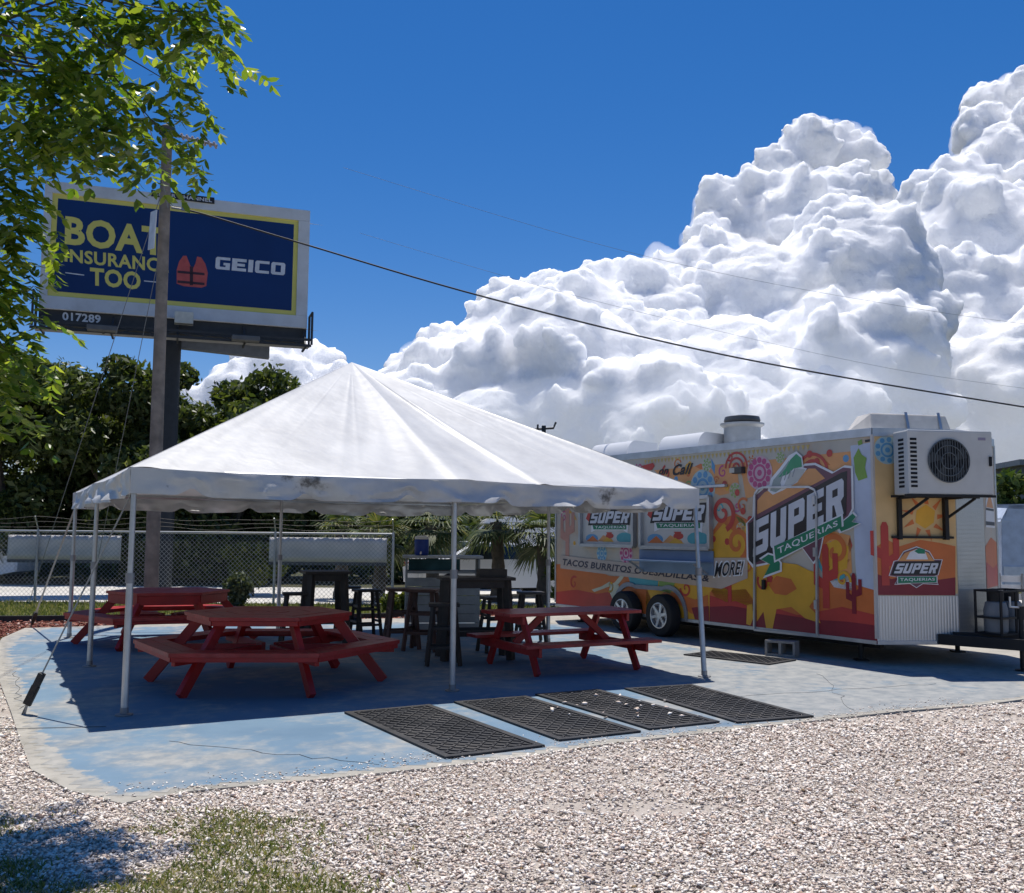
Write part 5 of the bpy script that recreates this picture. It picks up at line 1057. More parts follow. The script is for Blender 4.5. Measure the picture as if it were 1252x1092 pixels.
bbox(.1, bw - .1, z0 + .1, z1 - .1, -.5, -.02, 'box', steel_d)
for q in ((0, bw, z0, z0 + .36), (0, bw, z1 - .33, z1), (0, .2, z0 + .362, z1 - .332), (bw - .33, bw, z0 + .362, z1 - .332)): bbox(*q, -.15, .06, 'frame', frame_w, None, .01)
face = bbox(.2, bw - .33, z0 + .36, z1 - .33, -.02, .01, 'poster', bl_yel)
def bprint(mb, name, m): return bp_(mb, name, m, face)
mb = MB(); mb.flat([(.34, z0 + .5), (bw - .46, z0 + .5), (bw - .46, z1 - .46), (.34, z1 - .46)], FB, .014); bprint(mb, 'poster_field', bl_blue)
lw = mat('vinyl_white', (.62, .64, .68), .5)
mb = MB(); put_text(mb, 'BOAT', [(0.562, 9.454), (3.158, 9.378), (3.126, 10.208), (0.545, 10.262)], FB, .018, .035); bprint(mb, 'lettering', bl_yel)
mb = MB(); put_text(mb, 'INSURANCE', [(0.584, 8.972), (3.286, 8.915), (3.27, 9.318), (0.567, 9.339)], FB, .018, .028); bprint(mb, 'lettering', bl_yel)
mb = MB(); put_text(mb, 'TOO', [(1.254, 8.369), (2.569, 8.351), (2.548, 8.866), (1.231, 8.876)], FB, .018, .035); bprint(mb, 'lettering', bl_yel)
for q in ([(0.618, 8.676), (1.095, 8.654), (1.097, 8.624), (0.62, 8.647)], [(2.643, 8.64), (3.078, 8.634), (3.079, 8.604), (2.645, 8.61)]):
    mb = MB(); mb.flat(q, FB, .018); bprint(mb, 'dash', lw)
mb = MB(); put_glyphs(mb, 'GEICO', [(4.547, 9.16), (6.514, 9.158), (6.527, 9.53), (4.557, 9.523)], FB, .018, .14, 0); bprint(mb, 'lettering', lw)
# orange life vest printed beside the lettering
vest = mat('vinyl_vest', (.5, .09, .08), .5); vdark = mat('vinyl_vest_strap', (.05, .02, .03), .5)
mb = MB(); mb.flat([(3.501, 9.032), (3.558, 9.276), (3.662, 9.454), (3.751, 9.463), (3.825, 9.279), (3.922, 9.049), (4.003, 9.273), (4.041, 9.469), (4.153, 9.457), (4.272, 9.277), (4.349, 9.02), (4.318, 8.632), (4.185, 8.572), (3.695, 8.574), (3.517, 8.629)], FB, .018); bprint(mb, 'printed_vest', vest)
for q in ([(3.524, 9.01), (4.259, 9.011), (4.262, 8.939), (3.527, 8.939)], [(3.535, 8.725), (4.269, 8.724), (4.272, 8.652), (3.538, 8.654)], [(3.851, 9.162), (3.94, 9.171), (3.96, 8.623), (3.871, 8.614)]):
    mb = MB(); mb.flat(q, FB, .022); bprint(mb, 'vest_strap', vdark)
# maker's plate on the top edge and the number on the skirt
mb = MB(); mb.prism([(2.741, 11.071), (4.458, 11.054), (4.452, 11.236), (2.734, 11.25)], FB, .07, .1); pl_ = bp_(mb, 'name_plate', mat('plate_black', (.02, .02, .022), .5))
mb = MB(); put_text(mb, 'CLEAR CHANNEL', [(2.806, 11.103), (4.389, 11.087), (4.385, 11.196), (2.801, 11.208)], FB, .103, .025); bp_(mb, 'lettering', lw, pl_)
mb = MB(); mb.prism([(.0, z0 - .42), (bw, z0 - .42), (bw, z0 - .002), (0, z0 - .002)], FB, -.3, -.05); sk = bp_(mb, 'skirt', steel_d)
mb = MB(); put_text(mb, '017289', [(0.598, 7.348), (1.571, 7.335), (1.561, 7.565), (0.587, 7.575)], FB, -.04, .03); bp_(mb, 'lettering', lw, sk)
# back skirt, catwalk, brackets, lamp
mb = MB(); mb.prism([(3.3, z0 - .7), (6.2, z0 - .85), (6.2, z0 - .5), (3.3, z0 - .44)], FB, -.9, -.6); bp_(mb, 'under_panel', mat('under_panel', (.2, .21, .23), .6, .3))
for t_, z_ in ((.35, 7.0), (.75, 6.95), (.75, 7.12)):
    mb = MB(); mb.bar(FB(-.1, z_, t_), FB(bw + .05, z_ + .02, t_), .05, .07); bp_(mb, 'catwalk_rail', steel_d)
mb = MB(); mb.bar(FB(0, 6.93, .55), FB(bw, 6.95, .55), .42, .02); bp_(mb, 'catwalk_deck', mat('deck_grey', (.25, .25, .25), .7))
for u_ in (.15, 1.9, 3.6, 5.4, 7.1):
    mb = MB(); mb.bar(FB(u_, 7.55, -.1), FB(u_, 6.95, .75), .05, .06); bp_(mb, 'bracket', steel_d)
    mb = MB(); mb.bar(FB(u_, 6.95, -.1), FB(u_, 6.95, .75), .05, .06); bp_(mb, 'bracket', steel_d)
for k_ in range(14):
    a_, b_ = (7.12, 6.95) if k_ % 2 else (6.95, 7.12)
    mb = MB(); mb.bar(FB(.1 + .5*k_, a_, .75), FB(.6 + .5*k_, b_, .75), .03, .03); bp_(mb, 'lattice_bar', steel_d)
for u_ in (-.05, bw + .06):
    mb = MB(); mb.tube([FB(u_, 7.0, .75), FB(u_, 7.95, .75), FB(u_, 7.95, .1), FB(u_, 7.1, .1)], .035, 6); bp_(mb, 'guard_rail', steel_d)
for u_, tn in ((1.7, 1.1), (5.4, 1.1)):
    mb = MB(); mb.bar(FB(u_, 6.95, .6), FB(u_, 6.95, tn), .06, .06); bp_(mb, 'lamp_arm', steel_d)
    mb = MB(); mb.box(FB(u_, 6.97, tn), (.75, .3, .14), rz=math.atan2(UB.y, UB.x)); bp_(mb, 'flood_lamp', mat('lamp_box', (.12, .12, .12), .5), None, False, .02)
mb = MB(); mb.tube([FB(3.45, -.05, -.55), FB(3.45, 7.7, -.55)], .26, 20); bp_(mb, 'column', mat('column_steel', (.035, .038, .042), .55, .3), None, True)
mb = MB(); mb.bar(FB(.3, 7.35, -.55), FB(bw - .3, 7.35, -.55), .3, .3); bp_(mb, 'torsion_beam', steel_d)
mb = MB(); mb.box(FB(3.75, 7.55, .45), (.5, .3, .34), rz=.33); bp_(mb, 'junction_box', mat('junction_box', (.55, .55, .5), .5), None, False, .02)

# ------------------------------------------------------------------ utility pole and wires
up = empty('utility_pole', (-6.62, 18, 0), 0, 'tall weathered grey wooden utility pole behind the tent', 'utility pole')
wood = mat('weathered_pole', (.26, .215, .175), .9, 0, .2, .3, 4, .5, 30, dirt=(.1, .09, .08), dscale=3)
wood.node_tree.nodes['Texture Coordinate']
mb = MB(); n_ = 14; mb.tube([(.02 - .06*q, 0, 9.3*q - .1*(1 - q)) for q in np.linspace(0, 1, n_)], [.13 - .036*q for q in np.linspace(0, 1, n_)], 18); pole_o = mb.build('shaft', wood, up, True)
mb = MB(); mb.lathe([(0, 9.18), (.16, 9.18), (.15, 9.3), (.06, 9.36), (0, 9.36)], (-.04, 0, 0), n=14); mb.build('pole_cap', mat('pole_cap', (.1, .095, .085), .9), up, True)
mb = MB(); mb.bar((-.04, 0, 9.18), (.22, -.05, 9.12), .05, .05); mb.tube([(.2, -.05, 9.13), (1.0, -.25, 8.86)], .025, 8)
for q in np.linspace(.1, .95, 7): mb.lathe([(0, -.016), (.07, -.016), (.07, .016), (0, .016)], Vector((.2, -.05, 9.13)).lerp(Vector((1.0, -.25, 8.86)), q), n=10, M=Matrix.Rotation(1.25, 3, 'Y'))
mb.build('insulator', mat('insulator', (.3, .27, .26), .5), up, True)
mb = MB(); mb.box((-.19, -.14, 7.25), (.02, .3, .72), M=Matrix.Rotation(.7, 3, 'Z') @ Matrix.Rotation(.1, 3, 'X')); mb.build('sign_plate', mat('pale_plate', (.62, .64, .66), .5), up)
mb = MB(); mb.tube([(.05, .14, .1), (.03, .13, 5), (.0, .11, 9.0)], .018, 6); mb.build('conduit', dark_m, up, True)
mb = MB(); mb.tube([(.12, -.05, 7.72), (.35, -.06, 7.68)], .02, 6); mb.lathe([(0, 0), (.04, 0), (.04, .08), (0, .08)], (.35, -.06, 7.66), n=8); mb.build('wire_bracket', dark_alu, up, True)
wire_m = mat('cable_black', (.02, .02, .022), .6); wire_l = mat('cable_grey', (.2, .21, .22), .5)
def wire(name, pts, r, m, label):
    P = [Vector(p) for p in pts]; out = []
    for i in range(len(P) - 1):
        a, b, c, d = P[max(i - 1, 0)], P[i], P[i + 1], P[min(i + 2, len(P) - 1)]
        for k in range(8):
            t = k/8; out.append(.5*((2*b) + (c - a)*t + (2*a - 5*b + 4*c - d)*t*t + (3*b - a - 3*c + d)*t**3))
    out.append(P[-1]); mb = MB(); mb.tube(out, r, 6); return tag(mb.build(name, m, None, True), label, 'cable')
wire('service_cable', [(-6.3, 17.94, 7.68), (-5.89, 18.0, 7.61), (-4.06, 18.24, 7.13), (-.44, 18.7, 6.2), (4.49, 19.3, 5.19), (10.63, 20, 4.33), (14.5, 20.4, 3.9), (22, 21, 3.6)], .017, wire_m, 'twisted black service cable sagging from the utility pole past the trailer')
wire('overhead_wire', [(-10.89, 60, 24.77), (3.71, 60, 20.37), (14.03, 60, 17.93), (24.3, 60, 16.13), (32.07, 60, 15.06), (44.73, 60, 13.66)], .010, wire_l, 'thin upper overhead wire crossing the sky above the big cloud')
wire('overhead_wire', [(-9.75, 60, 20.51), (1.66, 60, 17.19), (11.43, 60, 14.76), (21.64, 60, 12.52), (29.27, 60, 11.3), (44.49, 60, 9.53)], .009, wire_l, 'thin lower overhead wire crossing the cloud below its twin')
wire('drop_wire', [(-6.55, 17.9, 7.7), (-6.4, 16.5, 8.6), (-5.3, 12.0, 8.2), (-3.2, 5.0, 8.4), (-2.0, -2, 8.8)], .008, wire_l, 'thin drop wire running from the utility pole back over the yard')
for k, (p, q) in enumerate((((-6.6, 17.9, 8.3), (-10.6, 21.6, .0)), ((-6.6, 17.9, 7.3), (-9.4, 21.9, .0)))):
    wire('guy_wire', [p, tuple((Vector(p) + Vector(q))/2), q], .007, wire_l, ['upper guy wire slanting from the utility pole to the fence line', 'lower guy wire slanting from the utility pole to the fence line'][k])
fp = empty('far_pole', (1.31, 40, 0), 0, 'thin far antenna mast peeking over the tent roof', 'mast')
mb = MB(); mb.tube([(0, 0, -.05), (0, 0, 6.1)], .09, 10); mb.build('shaft', steel_d, fp, True)
mb = MB(); mb.tube([(-.35, 0, 5.95), (.4, 0, 6.0), (.5, 0, 6.25)], .045, 6); mb.tube([(-.25, 0, 5.95), (-.25, 0, 6.15)], .04, 6); mb.build('antenna_arm', steel_d, fp)

# ------------------------------------------------------------------ chain-link fence with barbed wire and two banners
galv = mat('galvanised', (.45, .46, .47), .45, .6, .5, .1, 6); FY = 22.35; FX0, FX1 = -19.0, -2.7; FH = 1.58
fe = empty('chain_link_fence', ((FX0 + FX1)/2, FY, 0), 0, 'long galvanised chain-link fence topped with barbed wire, behind the lawn', 'fence')
FI = Matrix.Translation(-fe.location)
def fpart(mb, name, m, smooth=False): o = mb.build(name, m, fe, smooth); o.matrix_parent_inverse = FI; return o
px_ = list(np.arange(FX0, FX1 - .5, 2.72)) + [FX1]
for x in px_:
    mb = MB(); mb.tube([(x, FY, -.06), (x, FY, FH + .04)], .03, 10); mb.tube([(x, FY, FH + .03), (x, FY - .18, FH + .34)], .015, 6); fpart(mb, 'post', galv, True)
mb = MB(); mb.tube([(FX0, FY, FH), (FX1, FY, FH)], .024, 8); fpart(mb, 'top_rail', galv, True)
for k in range(3):
    mb = MB(); pts = [(x, FY - .06 - .06*k, FH + .12 + .1*k - .05*abs(math.sin((x - FX0)/2.72*PI)) + .02*math.sin(x*3 + k)) for x in np.linspace(FX0, FX1, 90)]; mb.tube(pts, .006, 5)
    for x in np.arange(FX0 + .1*k, FX1, .33): mb.bar((x - .03, FY - .06 - .06*k, FH + .12 + .1*k - .04), (x + .03, FY - .06 - .06*k, FH + .15 + .1*k - .04), .006, .006)
    fpart(mb, 'barbed_wire', mat('rusty_wire', (.12, .11, .1), .7, .3))
V = []; F = []; pitch = .105; n_ = int((FX1 - FX0 + FH)/pitch)
A0, A1 = [], []
for s in (1, -1):
    for i in range(-2, n_ + 4):
        x0 = FX0 + i*pitch - (FH if s > 0 else 0); pts = []
        xa, xb = (x0, x0 + FH) if s > 0 else (x0 + FH - FH, x0 - FH)
        za, zb = .0, FH - .02
        # clip to the run
        def clip(xa, za, xb, zb):
            t0, t1 = 0., 1.
            dx = xb - xa
            for lim, sg in ((FX0, 1), (FX1, -1)):
                da, db = sg*(xa - lim), sg*(xb - lim)
                if da < 0 and db < 0: return None
                if da < 0: t0 = max(t0, da/(da - db))
                if db < 0: t1 = min(t1, da/(da - db))
            return None if t1 <= t0 else (xa + dx*t0, za + (zb - za)*t0, xa + dx*t1, za + (zb - za)*t1)
        q = clip(xa, za, xb, zb)
        if not q: continue
        r = .0034; o = len(V); yo = FY - .03 + .004*s; h = .7071*r
        for (x, z) in ((q[0], q[1]), (q[2], q[3])): V += [(x - h*s*-1, yo, z - h), (x + h*s*-1, yo, z + h), (x, yo + r*1.4, z)]
        for a in range(3): F.append((o + a, o + (a + 1) % 3, o + 3 + (a + 1) % 3, o + 3 + a))
tag(link_mesh('wire_fabric', mesh_np('wire_fabric', np.array(V), np.array(F)), galv, fe), kind='stuff').matrix_parent_inverse = FI
ban_m = mat('pale_banner', (.72, .7, .7), .7, 0, .3, .12, 1.5, .2, 6, dirt=(.55, .53, .53), dscale=1.2, damt=.6); ban_d = mat('banner_hem', (.13, .13, .14), .8)
for (x0, x1, lab) in ((-11.55, -8.95, 'blank pale banner tied to the fence beside the tent corner'), (-5.55, -2.85, 'blank pale banner tied to the fence behind the small bar table')):
    t = empty('fence_banner', ((x0 + x1)/2, FY + .06, .85), 0, lab, 'banner', 'banners tied to the fence')
    nx_ = 24; V = []; F = []
    for j in range(5):
        for i in range(nx_ + 1): V.append(((i/nx_ - .5)*(x1 - x0), .02*math.sin(i*.9) * (j/4) + .01*math.sin(i*2.3), .08 + .56*j/4))
    F = [(j*(nx_ + 1) + i, j*(nx_ + 1) + i + 1, (j + 1)*(nx_ + 1) + i + 1, (j + 1)*(nx_ + 1) + i) for j in range(4) for i in range(nx_)]
    mb = MB(); mb.add(V, F); o = mb.build('cloth', ban_m, t, True); md = o.modifiers.new('t', 'SOLIDIFY'); md.thickness = .004
    mb = MB(); mb.box((0, .0, .045), (x1 - x0, .02, .07)); mb.build('hem', ban_d, t)
    for s in (-1, -.33, .33, 1):
        mb = MB(); mb.tube([(s*(x1 - x0)*.49, -.02, .63), (s*(x1 - x0)*.49 + .02, -.05, .74)], .006, 5); mb.build('tie', galv, t)

# ------------------------------------------------------------------ vegetation
def leaf_cloud(centers, radii, n, size, rng, squash=.8, shell=.55, droop=.3, aspect=2.2):
    """leaf-sized folded faces spread through clumps; returns V, F (quads)"""
    C_ = np.array(centers); R_ = np.array(radii); p = R_**2; p = p/p.sum(); idx = rng.choice(len(C_), n, p=p)
    d = rng.normal(size=(n, 3)); d /= np.linalg.norm(d, axis=1)[:, None]; rr = shell + (1 - shell)*rng.random(n)**.6
    rr *= 1 + .16*rng.normal(size=n)*(rng.random(n) < .4)
    pos = C_[idx] + d*(R_[idx]*rr)[:, None]*np.array([1, 1, squash])
    M = rotmats(n, rng); s = size*(.6 + .8*rng.random(n))
    base = np.array([(-.5*aspect, 0, 0), (0, -.5, .12), (.5*aspect, 0, -droop*.3), (0, .5, .12)])/aspect*1.6
    V = np.einsum('nij,kj->nki', M, base)*s[:, None, None] + pos[:, None, :]
    F = np.arange(4*n).reshape(n, 4); return V.reshape(-1, 3), F
dark_leaf = ramp_island('ficus_leaf', [(0, (.035, .055, .018)), (.4, (.065, .095, .03)), (.8, (.11, .145, .045)), (1, (.18, .2, .08))], .45, .35, .4)
bark = mat('bark', (.12, .1, .08), .95, 0, .2, .3, 8, .6, 25)
def trunk_mesh(name, parent, base, tips, r0, m=bark):
    mb = MB(); fork = Vector(base) + (Vector(tips[0]) - Vector(base))*.38; fork.x = base[0]*.6 + fork.x*.4; fork.y = base[1]*.6 + fork.y*.4
    mb.tube([base, Vector(base).lerp(fork, .5) + Vector((.05, .03, 0)), fork], [r0*1.25, r0, r0*.8], 10)
    for t in tips:
        mid = fork.lerp(Vector(t), .5) + Vector((rnd.uniform(-.2, .2), rnd.uniform(-.2, .2), .15)); mb.tube([fork - Vector((0, 0, .1)), mid, t], [r0*.55, r0*.35, r0*.12], 7)
    return mb.build(name, m, parent, True)
def broad_tree(loc, h, w, n, size, m, label, seed, group, low=.15, name='broadleaf_tree', cat='tree'):
    g = np.random.default_rng(seed); r_ = random.Random(seed)
    t = empty(name, loc, 0, label, cat, group); cs = []; rs = []
    for i in range(40):
        a = r_.uniform(0, 2*PI); q = math.sqrt(r_.random()); zz = low + (1 - low)*r_.random(); env = math.sin(PI*min(1, .18 + .82*(1 - zz)))**.5 if zz > .5 else .95
        cs.append((w*.85*q*env*math.cos(a), w*.85*q*env*math.sin(a), h*(zz*.84 + .02))); rs.append(w*r_.uniform(.14, .32))
    V, F = leaf_cloud(cs, rs, n, size, g)
    V[:, 2] = np.maximum(V[:, 2], .12)
    tag(link_mesh('crown', mesh_np('crown', V, F), m, t), kind=None)
    tips = [Vector(c)*.92 for c in cs[:7]]; trunk_mesh('trunk', t, (0, 0, -.06), tips, .05*h*.5 + .08)
    return t
grp = 'dark trees across the road'
for k, (x, y, h, w, n, lab) in enumerate(((-21.5, 34, 7.7, 4.0, 16000, 'dark dense tree at the far end of the fence, across the road'), (-17.0, 33, 7.9, 4.0, 20000, 'dark dense tree across the road behind the billboard lettering side'), (-13.1, 34, 8.5, 3.9, 20000, 'tallest dark tree across the road, behind the utility pole'),
        (-9.9, 33.5, 7.7, 3.5, 18000, 'dark dense tree across the road beside the billboard column'), (-6.8, 35, 6.6, 3.1, 14000, 'smaller dark tree across the road showing beside the tent roof'), (-3.2, 35, 5.0, 2.6, 9000, 'dark tree across the road hidden behind the tent, near the palms'),
        (.6, 36, 4.6, 2.6, 9000, 'dark tree across the road behind the palms'), (4.4, 37, 4.6, 2.6, 8000, 'dark tree across the road behind the trailer end'), (-11.4, 34.6, 7.6, 3.3, 12000, 'dark tree filling in behind the billboard column, across the road'), (-8.2, 34.6, 7.3, 3.0, 11000, 'dark tree across the road between the billboard column and the tent peak'), (-15, 39, 7.4, 4.2, 7000, 'dark tree in the second row across the road'), (-24.5, 37, 8.2, 4, 9000, 'dark tree standing furthest along the road'))):
    broad_tree((x, y, -.05), h, w, int(n*2.0), .165, dark_leaf, lab, 100 + k, grp, .02)
# dense understorey hedge beneath them
g = np.random.default_rng(5); n_ = 26
cs = [(-26 + 36*i/n_ + g.normal()*.4, 33.2 + g.normal()*.7, 1.0 + .5*g.random()) for i in range(n_)]; V, F = leaf_cloud(cs, [1.35]*n_, 22000, .2, g)
V[:, 2] = np.maximum(V[:, 2], -.04); tag(link_mesh('understorey', mesh_np('understorey', V, F), dark_leaf), 'dense dark shrubbery beneath the trees across the road', 'shrubbery', kind='stuff')

# near tree reaching in with pinnate sprays
near_leaf = ramp_island('pinnate_leaf', [(0, (.045, .095, .015)), (.3, (.1, .165, .024)), (.7, (.2, .26, .04)), (1, (.36, .39, .08))], .35, .5, .5, tcol=(1.5, 1.6, .5))
nt = empty('leafy_tree', (-6.3, 7.0, -.05), 0, 'leafy yellow-green tree with hanging pinnate sprays reaching over the yard', 'tree')
root = Vector((-6.3, 7.0, -.05)); g = np.random.default_rng(31); r_ = random.Random(31)
tips = [(-2, 6.3, 5.03), (-2.15, 6.4, 5.17), (-2.26, 6.5, 5.1), (-2.34, 6.3, 4.62), (-2.55, 6.6, 5), (-2.35, 6.2, 5.05), (-2.3, 6.2, 4.19), (-2.59, 6.5, 4.42), (-2.69, 6.3, 4.27), (-3.08, 6.6, 4.47), (-2.62, 6.4, 4.43), (-2.68, 6.1, 4.24), (-3.04, 6.5, 4.65), (-3.1, 6.2, 4.68), (-3.05, 6.8, 5.1), (-2.75, 6.5, 5.19), (-2.95, 6.2, 5.02), (-3.38, 6.4, 5.07), (-3.52, 6.6, 4.63), (-3.21, 6.3, 4.27), (-3.26, 6.5, 4.41), (-3.37, 6.3, 4.01), (-3.41, 6.2, 3.89), (-3.52, 6.5, 3.76), (-3.52, 6.4, 3.57), (-3.4, 6.2, 3.42), (-3.46, 6.4, 3.23), (-3.52, 6.5, 3.08), (-3.34, 6.3, 2.79), (-3.44, 6.4, 2.62), (-3.35, 6.2, 2.37), (-3.64, 6.5, 2.8), (-3.62, 6.3, 3.31), (-3.79, 6.5, 3.88), (-3.73, 6.3, 4.38), (-4.01, 6.6, 5.11), (-4.05, 6.6, 2.99), (-4.09, 6.4, 3.79), (-4.45, 6.8, 4.72), (-3.24, 6.4, 5.6), (-2.78, 6.5, 5.73), (-2.33, 6.4, 5.61), (-3.87, 6.5, 5.72)]
tips = [Vector(p) for p in tips]
for i in range(46):   # rest of the crown, beyond the frame
    a = r_.uniform(0, 2*PI); q = r_.uniform(.4, 1); tips.append(Vector((-6.6 + 2.6*q*math.cos(a), 7.2 + 2.2*q*math.sin(a), r_.uniform(3.4, 7.2))))
V = []; F = []
leaf = np.array([(0, 0, 0), (.3, -.2, .03), (.68, -.19, .02), (1, 0, -.06), (.68, .19, .02), (.3, .2, .03)])
sprays = MB()
for ti, tp_ in enumerate(tips):
    for s_ in range((12 if ti < 11 else 20) if ti < 43 else 10):
        o3 = tp_ + Vector((r_.gauss(0, .11), r_.gauss(0, .2), r_.gauss(0, .1)))
        az = r_.uniform(0, 2*PI); dirv = Vector((math.cos(az), math.sin(az), r_.uniform(-.9, .35))).normalized(); Ls = r_.uniform(.16, .3); np_ = r_.randint(4, 6)
        path = [o3 + dirv*Ls*q + Vector((0, 0, -.1*q*q)) for q in np.linspace(0, 1, np_ + 1)]
        side = dirv.cross(Vector((0, 0, 1))).normalized()
        for j in range(1, np_ + 1):
            for sg in ((1, -1) if j < np_ else (1, -1, 0)):
                ld = (side*sg*.85 + dirv*.55 + Vector((0, 0, r_.uniform(-.75, -.1)))).normalized(); if_ = r_.uniform(.07, .115)
                wv = ld.cross(Vector((r_.gauss(0, .35), r_.gauss(0, .35), 1))).normalized(); nv = ld.cross(wv)
                B = np.array([ld, wv, nv]); o = len(V); V.extend((leaf*if_) @ B + np.array(path[j])); F.append((o, o + 1, o + 5)); F.append((o + 1, o + 2, o + 4)); F.append((o + 1, o + 4, o + 5)); F.append((o + 2, o + 3, o + 4))
cr = link_mesh('crown', mesh_np('crown', np.array(V), np.array(F)), near_leaf, nt); cr.matrix_parent_inverse = Matrix.Translation(-root)
mb = MB(); f1 = Vector((-6.1, 7.0, 2.2)); mb.tube([root, (-6.25, 7.0, 1.1), f1], [.2, .16, .14], 12)
hubs = [Vector(p) for p in ((-4.6, 6.7, 3.6), (-4.4, 6.6, 4.9), (-5.0, 6.6, 2.9), (-6.6, 7.6, 4.6), (-7.4, 7.2, 4.2), (-5.6, 7.6, 5.4))]
for h_ in hubs: mb.tube([f1 - Vector((0, 0, .1)), f1.lerp(h_, .5) + Vector((0, 0, .1)), h_], [.09, .06, .04], 8)
for tp_ in tips:
    h_ = min(hubs, key=lambda q: (q - tp_).length); dd = (tp_ - h_).length; J = lambda k: Vector((r_.gauss(0, k), r_.gauss(0, k), r_.gauss(0, k)))*dd
    pts_ = [h_, h_.lerp(tp_, .25) + Vector((0, 0, .12*dd)) + J(.05), h_.lerp(tp_, .5) + Vector((0, 0, .16*dd)) + J(.06), h_.lerp(tp_, .78) + Vector((0, 0, .1*dd)) + J(.05), tp_]; mb.tube(pts_, [.016, .012, .009, .006, .003], 5)
tk = mb.build('trunk', bark, nt, True); tk.matrix_parent_inverse = Matrix.Translation(-root)

# palms by the far end of the trailer
palm_leaf = ramp_island('palm_leaf', [(0, (.03, .055, .018)), (.5, (.07, .1, .035)), (.85, (.14, .16, .06)), (1, (.28, .25, .12))], .5, .25)
def palm(loc, h, n, L_, seed, label, shaggy=True):
    r_ = random.Random(seed); t = empty('palm_tree', loc, 0, label, 'palm', 'palms beyond the slab')
    mb = MB(); zs = np.linspace(0, h, 12); mb.tube([(.04*math.sin(z*2), .03*z, z - .05) for z in zs], [.16 + .02*(i % 2) - .03*z/h for i, z in enumerate(zs)], 12); mb.build('trunk', bark, t, True)
    V = []; F = []
    for i in range(n):
        az = 2*PI*i/n*2.4 + r_.uniform(-.2, .2); el_ = r_.uniform(-.9, 1.25); d = Vector((math.cos(az)*math.cos(el_), math.sin(az)*math.cos(el_), math.sin(el_))); o = Vector((0, .03*h, h)); st_ = L_*r_.uniform(.35, .5)
        hub = o + d*st_ + Vector((0, 0, -.12*st_)); sd = d.cross(Vector((0, 0, 1))).normalized(); upv = sd.cross(d)
        k = len(V); V += [tuple(o - sd*.015), tuple(o + sd*.015), tuple(hub + sd*.01), tuple(hub - sd*.01)]; F.append((k, k + 1, k + 2, k + 3))
        for j in range(17):
            a = (j - 8)/8*1.75; ld = (d*math.cos(a) + sd*math.sin(a) + upv*.12).normalized(); L2 = L_*r_.uniform(.5, .68)*(1 - .25*abs(a)/1.75); wv = ld.cross(upv).normalized()*.022
            m_ = hub + ld*L2*.6 + Vector((0, 0, -.05*L2)); e_ = hub + ld*L2 + Vector((0, 0, -.38*L2)); k = len(V)
            V += [tuple(hub - wv*.5), tuple(hub + wv*.5), tuple(m_ + wv), tuple(m_ - wv), tuple(e_ + wv*.15), tuple(e_ - wv*.15)]; F += [(k, k + 1, k + 2, k + 3), (k + 3, k + 2, k + 4, k + 5)]
    link_mesh('crown', mesh_np('crown', np.array(V), np.array(F)), palm_leaf, t); return t
for k, (x, y, h, n, L_, lab) in enumerate(((-3.2, 23.6, 1.55, 30, 1.0, 'bushy fan palm just past the fence end'), (-1.9, 23.2, 1.9, 30, 1.05, 'fan palm behind the grey counter with pale drooping fronds'), (-.35, 24.0, 2.0, 30, 1.1, 'tall fan palm between counter and white car'),
        (.75, 23.4, 1.7, 32, 1.05, 'shaggy fan palm beside the far end of the trailer'), (-4.3, 24.6, 1.75, 24, .9, 'small fan palm behind the banner on the fence'), (1.9, 25.5, 2.1, 26, 1.1, 'fan palm half hidden by the trailer end'))):
    palm((x, y, -.05), h, n, L_, 60 + k, lab)
# small clipped shrub at the fence and low bushes
shrub_top = ramp_island('shrub_leaf', [(0, (.05, .075, .015)), (.6, (.12, .15, .03)), (1, (.2, .22, .05))], .5, .3)
grey_leaf = ramp_island('grey_leaf', [(0, (.05, .07, .04)), (.6, (.1, .125, .075)), (1, (.2, .22, .15))], .6, .2)
def shrub(loc, cs, rs, n, size, m, label):
    t = empty('shrub', loc, 0, label, 'shrub'); V, F = leaf_cloud(cs, rs, n, size, np.random.default_rng(int(abs(loc[0]*100)))); V[:, 2] = np.maximum(V[:, 2], .01)
    link_mesh('foliage', mesh_np('foliage', V, F), m, t); mb = MB()
    for c in cs[:4]: mb.tube([(0, 0, -.03), (c[0]*.5, c[1]*.5, c[2]*.6), c], [.02, .014, .006], 6)
    mb.build('stem', bark, t, True); return t
shrub((-5.35, 19.2, -.05), [(-.02, 0, .2), (.03, 0, .42), (-.1, .05, .55), (.1, -.03, .6), (0, 0, .72)], [.16, .2, .2, .2, .16], 1500, .07, grey_leaf, 'small grey-green shrub on the lawn edge before the fence')
shrub((-6.6, 25.2, -.05), [(-.7 + .2*i, .05*(i % 2), 1.15 + .03*(i % 3)) for i in range(8)] + [(-.3, 0, .8), (.2, 0, .8), (.5, 0, .75), (0, 0, .5)], [.2]*8 + [.35]*4, 3000, .09, shrub_top, 'flat-topped yellow-green hedge seen through the fence')
shrub((1.25, 22.6, -.05), [(0, 0, .9), (.25, 0, 1.0), (-.2, .1, .8), (.1, 0, .6), (0, 0, .3)], [.28, .25, .26, .3, .3], 2400, .09, shrub_top, 'yellow-green bush against the far end of the trailer')
shrub((-1.7, 20.7, -.05), [(0, 0, .25), (.4, 0, .3), (-.4, .1, .25), (.8, 0, .25), (-.8, 0, .2)], [.28, .3, .28, .26, .24], 3000, .08, shrub_top, 'low green bush on the lawn behind the bar stools')

